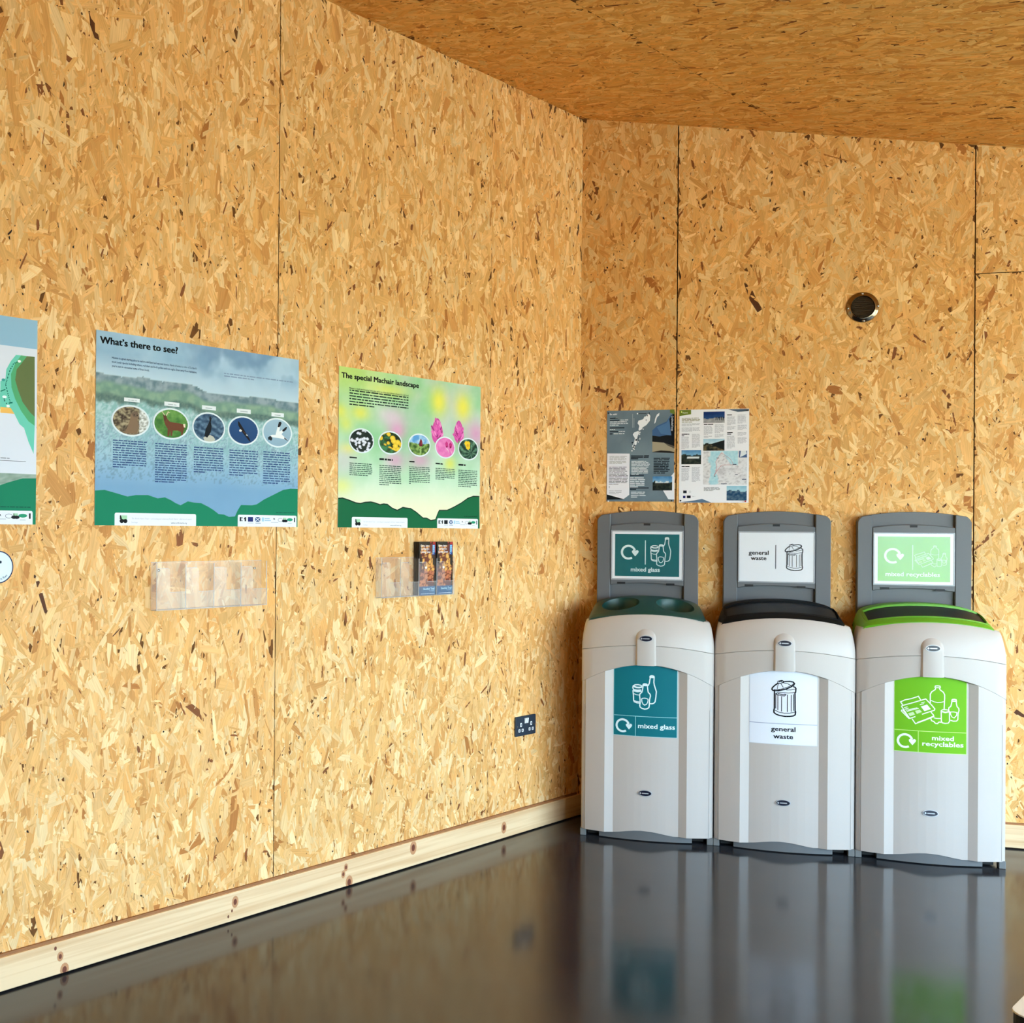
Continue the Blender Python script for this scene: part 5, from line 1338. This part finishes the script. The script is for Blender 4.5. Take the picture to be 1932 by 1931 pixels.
def art_right(mb, w, h):
    rng = random.Random(22); L = .0011
    mb.flat([(max(0, x), min(h, y)) for x, y in T['gR_tag']], .0009, (112, 128, 44)); mb.flat([(.007, .418), (.012, .414), (.0105, .408), (.006, .41)], L, (214, 226, 120))
    text_into(mb, 'Huisinis', .0135, .4058, .0095, L, (236, 240, 214), bold=.01, width=.0225)
    mb.flat([(min(w, x), min(h, y)) for x, y in T['gR_top']], .0009, (76, 94, 112)); mb.flat([(max(0, x), max(0, y)) for x, y in T['gR_bot']], .0009, (92, 116, 142))
    P = T['gR_photos']
    landscape(mb, P[0], .0009, (20, 48, 104), (40, 76, 128), (142, 142, 146), (166, 166, 168), .42, 11)
    for i in range(5):
        x = .1038 + .052 + i * .0075; mb.flat([(x, .372), (x + .003, .372), (x + .0045, .3875), (x + .001, .389)], .001, (22, 22, 26))
    landscape(mb, P[1], .0009, (150, 192, 214), (196, 220, 230), (24, 24, 22), (120, 104, 72), .58, 13); b = P[1]
    mb.flat([(b[0] + .03, b[1] - .024), (b[0] + .055, b[1] - .016), (b[2], b[1] - .006), (b[2], b[3] + .004), (b[2] - .01, b[3] + .006)], .001, (22, 24, 24))
    landscape(mb, P[2], .0009, (58, 112, 164), (120, 168, 204), (26, 32, 30), (60, 66, 54), .66, 17, (.6, .46, .06, .3, (222, 228, 228)))
    landscape(mb, P[3], .0009, (132, 184, 208), (170, 208, 222), (30, 66, 100), (92, 116, 132), .66, 19)
    m = T['gR_map'][0]; x0, x1, y0, y1 = m[0], m[2], min(m[1], m[3]), max(m[1], m[3])
    def mp(u, v):
        n = fbm(u, v, 3.2, 31); n2 = fbm(u, v, 16, 8)
        land = (v < .55 + .1 * n and u > .3 - .1 * n) or (u < .16 + .1 * n) or (.3 < u < .7 and v > .5 and v < 1.0 - abs(u - .43) * 2.0) or (u > .8 and v > .4)
        if land: return mixc((222, 222, 226), (184, 182, 188), max(0, n2 * 2 - .1) + (max(0, n) if v < .5 else 0))
        return mixc((186, 222, 230), (160, 206, 220), .5 + n2)
    picture(mb, x0, y0, x1, y1, 46, 36, .0009, mp)
    stroke(mb, T['gR_route'], .0013, .001, (196, 96, 104)); mb.flat([(x1 - .034, y1), (x1, y1), (x1, y1 - .03), (x1 - .034, y1 - .03)], .00095, (74, 98, 140)); mb.flat([(x1 - .026, y1), (x1 - .004, y1), (x1 - .002, y1 - .014), (x1 - .02, y1 - .024), (x1 - .03, y1 - .028)], .00098, (222, 226, 230))
    for q in ((.15, .118, .157, .121), (.16, .2, .172, .203), (.23, .17, .246, .174), (.18, .084, .206, .087), (.24, .125, .252, .128), (.27, .103, .288, .107)): mb.flat([(q[0], q[1]), (q[2], q[1]), (q[2], q[3]), (q[0], q[3])], .00105, (70, 84, 104))
    for i, b in enumerate(T['gR_txt']):
        hh = abs(b[1] - b[3]); n = max(2, int(round(hh / .0046))) if i else 4
        word_lines(mb, b[0], max(b[1], b[3]), b[2], min(b[1], b[3]), n, L, (150, 146, 120) if i == 0 else (120, 124, 130) if i == 18 else (184, 184, 194), rng, .55, .55, .12, 1.4)
    for b in T['gR_hd']: word_lines(mb, b[0], max(b[1], b[3]), b[2], min(b[1], b[3]), 1, L, (12, 12, 16), rng, .85, 1, 0, 2)
    lg = T['gR_logo']
    for b, c in zip(lg, ((22, 24, 34), (26, 34, 110), (18, 20, 34))): mb.flat([(b[0], b[3]), (b[2], b[3]), (b[2], b[1]), (b[0], b[1])], L, c)
    stroke(mb, ell(.0475, .049, .004, .004, 12), .0012, L, (170, 174, 184), True); word_lines(mb, .056, .03, .08, .026, 1, L, (190, 192, 200), rng)
page('grey_page', 'slate grey page with a white island map, pinned beside the white page', .1208, 1.4600, .2985, .4200, art_left)
page('white_page', 'white page with four landscape photos and a map, pinned above the black-lidded bin', .4413, 1.4555, .2985, .4225, art_right)
def pin(label, x, z, col, nm, lift=.0022):
    root = thing('drawing_pin', label, 'pin', on_back(x, z, lift), 'pins holding the two pages')
    c = mat('pin_' + nm, col, .35, .5)
    mb = MB()
    prof = [(.0032, 0), (.0032, .0008), (.0018, .0014), (.0017, .0045), (.0034, .0062), (.0036, .0075), (.0028, .0085), (.0006, .009)]
    mb.loft([[(r * math.cos(a), r * math.sin(a), z_) for a in [2 * math.pi * i / 14 for i in range(14)]] for r, z_ in prof], cap0=True, cap1=True)
    mb.build('head', c, root, smooth=40)
PN = T['pins']; GL, GR = 'the slate grey page', 'the white page'
pin('black pin at the top left corner of ' + GL, *PN[0], (18, 20, 26), 'black', .0029)
pin('white pin just under the bottom left corner of ' + GL, *PN[1], (236, 236, 236), 'white', .0022)
pin('black pin at the bottom right corner of ' + GL, *PN[2], (18, 20, 26), 'black', .0029)
pin('black pin at the bottom left corner of ' + GR, *PN[3], (18, 20, 26), 'black', .0029)
pin('red pin at the bottom right corner of ' + GR, *PN[4], (168, 26, 32), 'red', .0029)
pin('black pin at the top right corner of ' + GR, *PN[5], (18, 20, 26), 'black', .0029)

# ------------------------------------------------------------------ clear leaflet racks
def acrylic_mat(name, white, gloss, rough=.12):
    m = bpy.data.materials.new(name)
    m.use_nodes = True
    nt = m.node_tree
    nt.nodes.remove(nt.nodes['Principled BSDF'])
    out = nt.nodes['Material Output']
    t = nt.nodes.new('ShaderNodeBsdfTransparent'); t.inputs[0].default_value = (.985, .985, .985, 1)
    d = nt.nodes.new('ShaderNodeBsdfDiffuse'); d.inputs[0].default_value = (.84, .84, .88, 1)  # white diffuse share stands in for the haze of reflections
    g = nt.nodes.new('ShaderNodeBsdfGlossy'); g.inputs['Roughness'].default_value = rough
    m1 = nt.nodes.new('ShaderNodeMixShader'); m1.inputs[0].default_value = white
    m2 = nt.nodes.new('ShaderNodeMixShader'); m2.inputs[0].default_value = gloss
    nt.links.new(t.outputs[0], m1.inputs[1]); nt.links.new(d.outputs[0], m1.inputs[2])
    nt.links.new(m1.outputs[0], m2.inputs[1]); nt.links.new(g.outputs[0], m2.inputs[2]); nt.links.new(m2.outputs[0], out.inputs[0])
    return m
ACRYLIC = acrylic_mat('clear_acrylic', .07, .012)
ACRYLIC_EDGE = acrylic_mat('acrylic_cut_edge', .42, .02)
SCREW = mat('screw_steel', (150, 146, 140), .25, .5, metal=.9)
def rack(label, s, z, width, n, h=.152, depth=.034):
    root = thing('leaflet_rack', label, 'leaflet rack', on_left(s, z, .0024), 'clear leaflet racks on the left wall')
    A = lambda mb, nm: mb.build(nm, [ACRYLIC, ACRYLIC_EDGE], root)
    th = .0022
    mb = MB(); mb.box(0, width, 0, h, 0, th); mb.box(0, width, h, h + .0012, 0, th, mi=1); A(mb, 'back_plate')
    mb = MB(); mb.box(0, width, 0, th, th, depth - th, mi=1); A(mb, 'bottom')
    pw = width / n
    for i in range(n + 1):
        x = min(width - th, max(0, i * pw - th / 2))
        mb = MB(); t_ = h if i in (0, n) else h * .97; mb.box(x, x + th, th, t_, th, depth - th - .0025); mb.box(x, x + th, th, t_, depth - th - .0024, depth - th, mi=1); A(mb, 'divider')
    for i in range(n):
        a, b = i * pw + .0004, (i + 1) * pw - .0004
        mb = MB()
        mb.prism([(a, 0), (b, 0), (b, h * .37), (a + pw * .62, h * .37), (a + pw * .46, h * .37)] + [(a + pw * .44, h * .40), (a + pw * .44, h * .82), (a + pw * .42, h * .86), (a + pw * .38, h * .875), (a, h * .875)], depth - th, depth)
        mb.box(a + pw * .445, b, h * .37, h * .378, depth - th, depth, mi=1); mb.box(a, a + pw * .37, h * .875, h * .883, depth - th, depth, mi=1)
        A(mb, 'pocket_front')
    for x in (.03, width - .03):
        mb = MB()
        mb.loft([[(x + r * math.cos(a), h * .83 + r * math.sin(a), z_) for a in [2 * math.pi * i / 12 for i in range(12)]] for r, z_ in ((.0042, th), (.0042, th + .001), (.0028, th + .002), (.0006, th + .0022))], cap0=True, cap1=True)
        mb.build('screw', SCREW, root, smooth=40)
    return root
rack('empty clear leaflet rack with four pockets, below the blue wildlife poster', 2.432, 1.0610, .462, 4)
rack('clear leaflet rack holding dark leaflets at its right, below the pale green flower poster', 1.392, 1.0620, .432, 4)

# leaflets in the right hand pockets
LEAF_EDGE = mat('leaflet_black', (16, 15, 18), .4, .4)
LW_, LH = .0995, .2105
def cover_art(mb, w, h, lay):
    def fn(u, v):
        if v < .158:
            return mixc((22, 70, 118), (24, 100, 146), .5 + .5 * (u - .3) + .4 * fbm(u, v, 4, 2))
        # golden fronds in dark water
        d, p = noise.voronoi(Vector((u * 5.2, v * 10.5, 1.3)))
        e = d[1] - d[0]; k = (p[0].x * 3.7 + p[0].y * 5.1) % 1
        body = 1 - abs(u - .5 + .05 * math.sin(v * 9)) * 2.3 + .5 * fbm(u, v, 3, 4)
        if v > .94 or body < .12: 
            return mixc((20, 14, 16), (128, 58, 52), max(0, fbm(u, v, 5, 6) * 1.6)) if v < .8 else ((168, 44, 40) if u > .55 and v > .8 and fbm(u, v, 4, 1) > -.1 else (18, 14, 16))
        if e < .10 or k < .12: return (104, 46, 34)
        c = mixc((232, 176, 84), (206, 128, 70), k) if v > .45 else mixc((214, 138, 86), (186, 104, 74), k)
        return mixc(c, (250, 214, 120), max(0, .5 - d[0]) * .8 if v > .5 else 0)
    picture(mb, 0, 0, w, h, 26, 52, lay, fn)
    mb.flat(ell(w * .42, h * .515, .006, .0052, 14), lay + .0002, (252, 246, 226))
    for i, t in enumerate(('Dive into', 'Scotland\u2019s', 'Living Seas')):
        text_into(mb, t, w * .10, h * (.905 - .057 * i), .0125, lay + .0003, (246, 246, 248), bold=.01, width=w * (.50, .50, .58)[i], res=1)
    mb.flat([(w * .80, h * .945), (w * .965, h * .945), (w * .955, h * .755), (w * .79, h * .755)], lay + .0002, (26, 66, 140))
    word_lines(mb, w * .815, h * .935, w * .945, h * .79, 7, lay + .0003, (150, 206, 240), random.Random(5), .7, .9, .1, 2); word_lines(mb, w * .82, h * .785, w * .9, h * .765, 1, lay + .0003, (190, 220, 250), random.Random(6))
    text_into(mb, 'Snorkel Trail', w * .93, h * .098, .0118, lay + .0003, (186, 232, 252), bold=.02, align='RIGHT', width=w * .66, res=1)
    text_into(mb, 'North Harris', w * .93, h * .068, .0062, lay + .0003, (170, 214, 244), align='RIGHT', width=w * .30, res=1)
    word_lines(mb, w * .12, h * .034, w * .93, h * .018, 1, lay + .0003, (206, 226, 246), random.Random(7), .5, 1)
def leaflet(label, s, z, n, t, art, group):
    root = thing('leaflet', label, 'leaflet', on_left(s, z, n), group)
    mb = MB()
    # a folded sheet: panels meeting at the spine
    for k in range(2): mb.box(0, LW_, 0, LH, k * t / 2, (k + .93) * t / 2)
    mb.build('folded_sheet', LEAF_EDGE, root)
    if art:
        mb = MB(); cover_art(mb, LW_, LH, t * .965 + .0004)
        o = mb.print_on('cover', root, INK_GLOSS)
    return root
GRP = 'snorkel trail leaflets in the clear rack'
z0 = 1.0650
ORD = ('fifth', 'fourth', 'third', 'second')
for side, s, n0 in (('left', 1.1742, .0056), ('right', 1.0664, .0056)):
    for k in range(5):
        if k == 4: leaflet('front leaflet of the %s stack, golden seaweed cover, in the clear rack' % side, s, z0, n0 + .0052 * k, .0050, True, GRP)
        else: leaflet('%s leaflet from the front of the %s stack in the clear rack, black edged' % (ORD[k], side), s + (k % 2) * .0007, z0, n0 + .0052 * k, .0050, False, GRP)

# ------------------------------------------------------------------ socket, vent, bench
def socket():
    root = thing('double_socket', 'dark grey double power socket with white inserts low on the left wall', 'socket', on_left(.5000, .4236, .0021))
    SK = mat('socket_slate', (44, 60, 76), .35, .5, metal=.3, noise_amt=.03)
    WI = mat('socket_white', (236, 238, 240), .4, .4); BK = mat('socket_black', (10, 11, 14), .5)
    w, h = .148, .086
    mb = MB(); mb.prism(rrect(0, 0, w, h, .004, 3), 0, .0075); mb.build('faceplate', SK, root, bevel=.0012, segs=1)
    mb = MB(); mb.box(.0735 - .0115, .0735 + .0115, .052, .078, .0078, .0092); mb.build('switch_surround', BK, root)
    for x in (.066, .0805):
        mb = MB(); mb.hull8([(x - .006, .0535, .0093), (x + .006, .0535, .0093), (x + .006, .0765, .0093), (x - .006, .0765, .0093), (x - .0055, .054, .0122), (x + .0055, .054, .0122), (x + .0055, .076, .0145), (x - .0055, .076, .0145)])
        mb.build('rocker_switch', WI, root)
    for cx in (.037, .112):
        for dx, dy, a, b in ((0, .013, .0082, .0105), (-.0118, -.0115, .0085, .0085), (.0118, -.0115, .0085, .0085)):
            mb = MB(); x, y = cx + dx, .036 + dy
            mb.prism(rrect(x - a, y - b, x + a, y + b, .003, 2), .0076, .0079, mi=1)
            mb.prism(rrect(x - a + .002, y - b + .002, x + a - .002, y + b - .002, .002, 2), .0080, .0088, mi=0)
            mb.box(x - .0022, x + .0022, y - .0042, y + .0042, .0089, .0091, mi=1)
            mb.build('pin_hole', [WI, BK], root)
    for x in (.0125, .1355):
        mb = MB(); mb.loft([[(x + r * math.cos(a), .043 + r * math.sin(a), z_) for a in [2 * math.pi * i / 12 for i in range(12)]] for r, z_ in ((.0035, .0075), (.0033, .0088), (.0008, .0093))], cap0=True, cap1=True); mb.build('screw', SCREW, root, smooth=40)
socket()

def vent():
    root = thing('round_vent', 'round metal vent with a dark louvred centre on the back wall', 'vent', on_back(1.2025, 2.3112, .0021))
    RIM = mat('vent_steel', (150, 132, 110), .16, .5, metal=1.0)
    DK = mat('vent_dark', (52, 42, 30), .45, .4, metal=.3)
    R = .066
    ring = lambda r, z: [(r * math.cos(a), r * math.sin(a), z) for a in [2 * math.pi * i / 48 for i in range(48)]]
    mb = MB(); mb.loft([ring(R, 0), ring(R, .0035), ring(R * .97, .006), ring(R * .86, .0085), ring(R * .80, .0125), ring(R * .745, .0135), ring(R * .70, .010), ring(R * .69, .001)], cap0=True)
    mb.build('rim', RIM, root, smooth=50)
    mb = MB(); mb.loft([ring(R * .69, .0008), ring(R * .68, .0018)], cap0=True, cap1=True); mb.build('backing', DK, root)
    n = 11
    for i in range(n):
        y = -R * .62 + R * 1.24 * i / (n - 1); hx = math.sqrt(max(1e-6, (R * .675) ** 2 - y * y)) * .985
        mb = MB(); mb.hull8([(-hx, y - .0036, .0030), (hx, y - .0036, .0030), (hx, y - .0030, .0072), (-hx, y - .0030, .0072), (-hx, y + .0014, .0024), (hx, y + .0014, .0024), (hx, y + .0026, .0062), (-hx, y + .0026, .0062)]); mb.build('slat', DK, root)
    for k in range(4):
        a = k * math.pi / 2 + .05; x, y = R * .90 * math.cos(a), R * .90 * math.sin(a)
        mb = MB(); mb.loft([[(x + r * math.cos(t), y + r * math.sin(t), z_) for t in [2 * math.pi * i / 12 for i in range(12)]] for r, z_ in ((.0062, .0052), (.0060, .0082), (.004, .0096), (.0008, .0102))], cap0=True, cap1=True); mb.build('screw', SCREW, root, smooth=40)
vent()

def bench():
    # local x: along the bench away from the left wall, y: towards the corner side, z up
    c = Vector((.9690, -3.0380, 0))
    root = thing('low_table', 'cream topped low table with a black edge, cut off at the bottom right corner', 'table', frame(c, N, -D, Z))
    TOPM = mat('cream_laminate', (244, 238, 222), .4, .4, noise_amt=.02, noise_scale=60)
    mb = MB(); mb.prism(rrect(0, 0, 1.1, .55, .035, 6), .4365, .44); mb.build('tabletop', TOPM, root, bevel=.001, segs=2)
    mb = MB(); mb.prism(rrect(.002, .002, 1.098, .548, .034, 6), .405, .4364); mb.build('edge_band', DARK, root, bevel=.002, segs=1)
    for x in (.06, 1.04):
        for y in (.06, .49):
            mb = MB(); mb.loft([[(x + r * math.cos(t), y + r * math.sin(t), z_) for t in [2 * math.pi * i / 16 for i in range(16)]] for r, z_ in ((.017, 0), (.017, .012), (.021, .02), (.021, .405))], cap0=True, cap1=True); mb.build('leg', DARK, root, smooth=40)
bench()
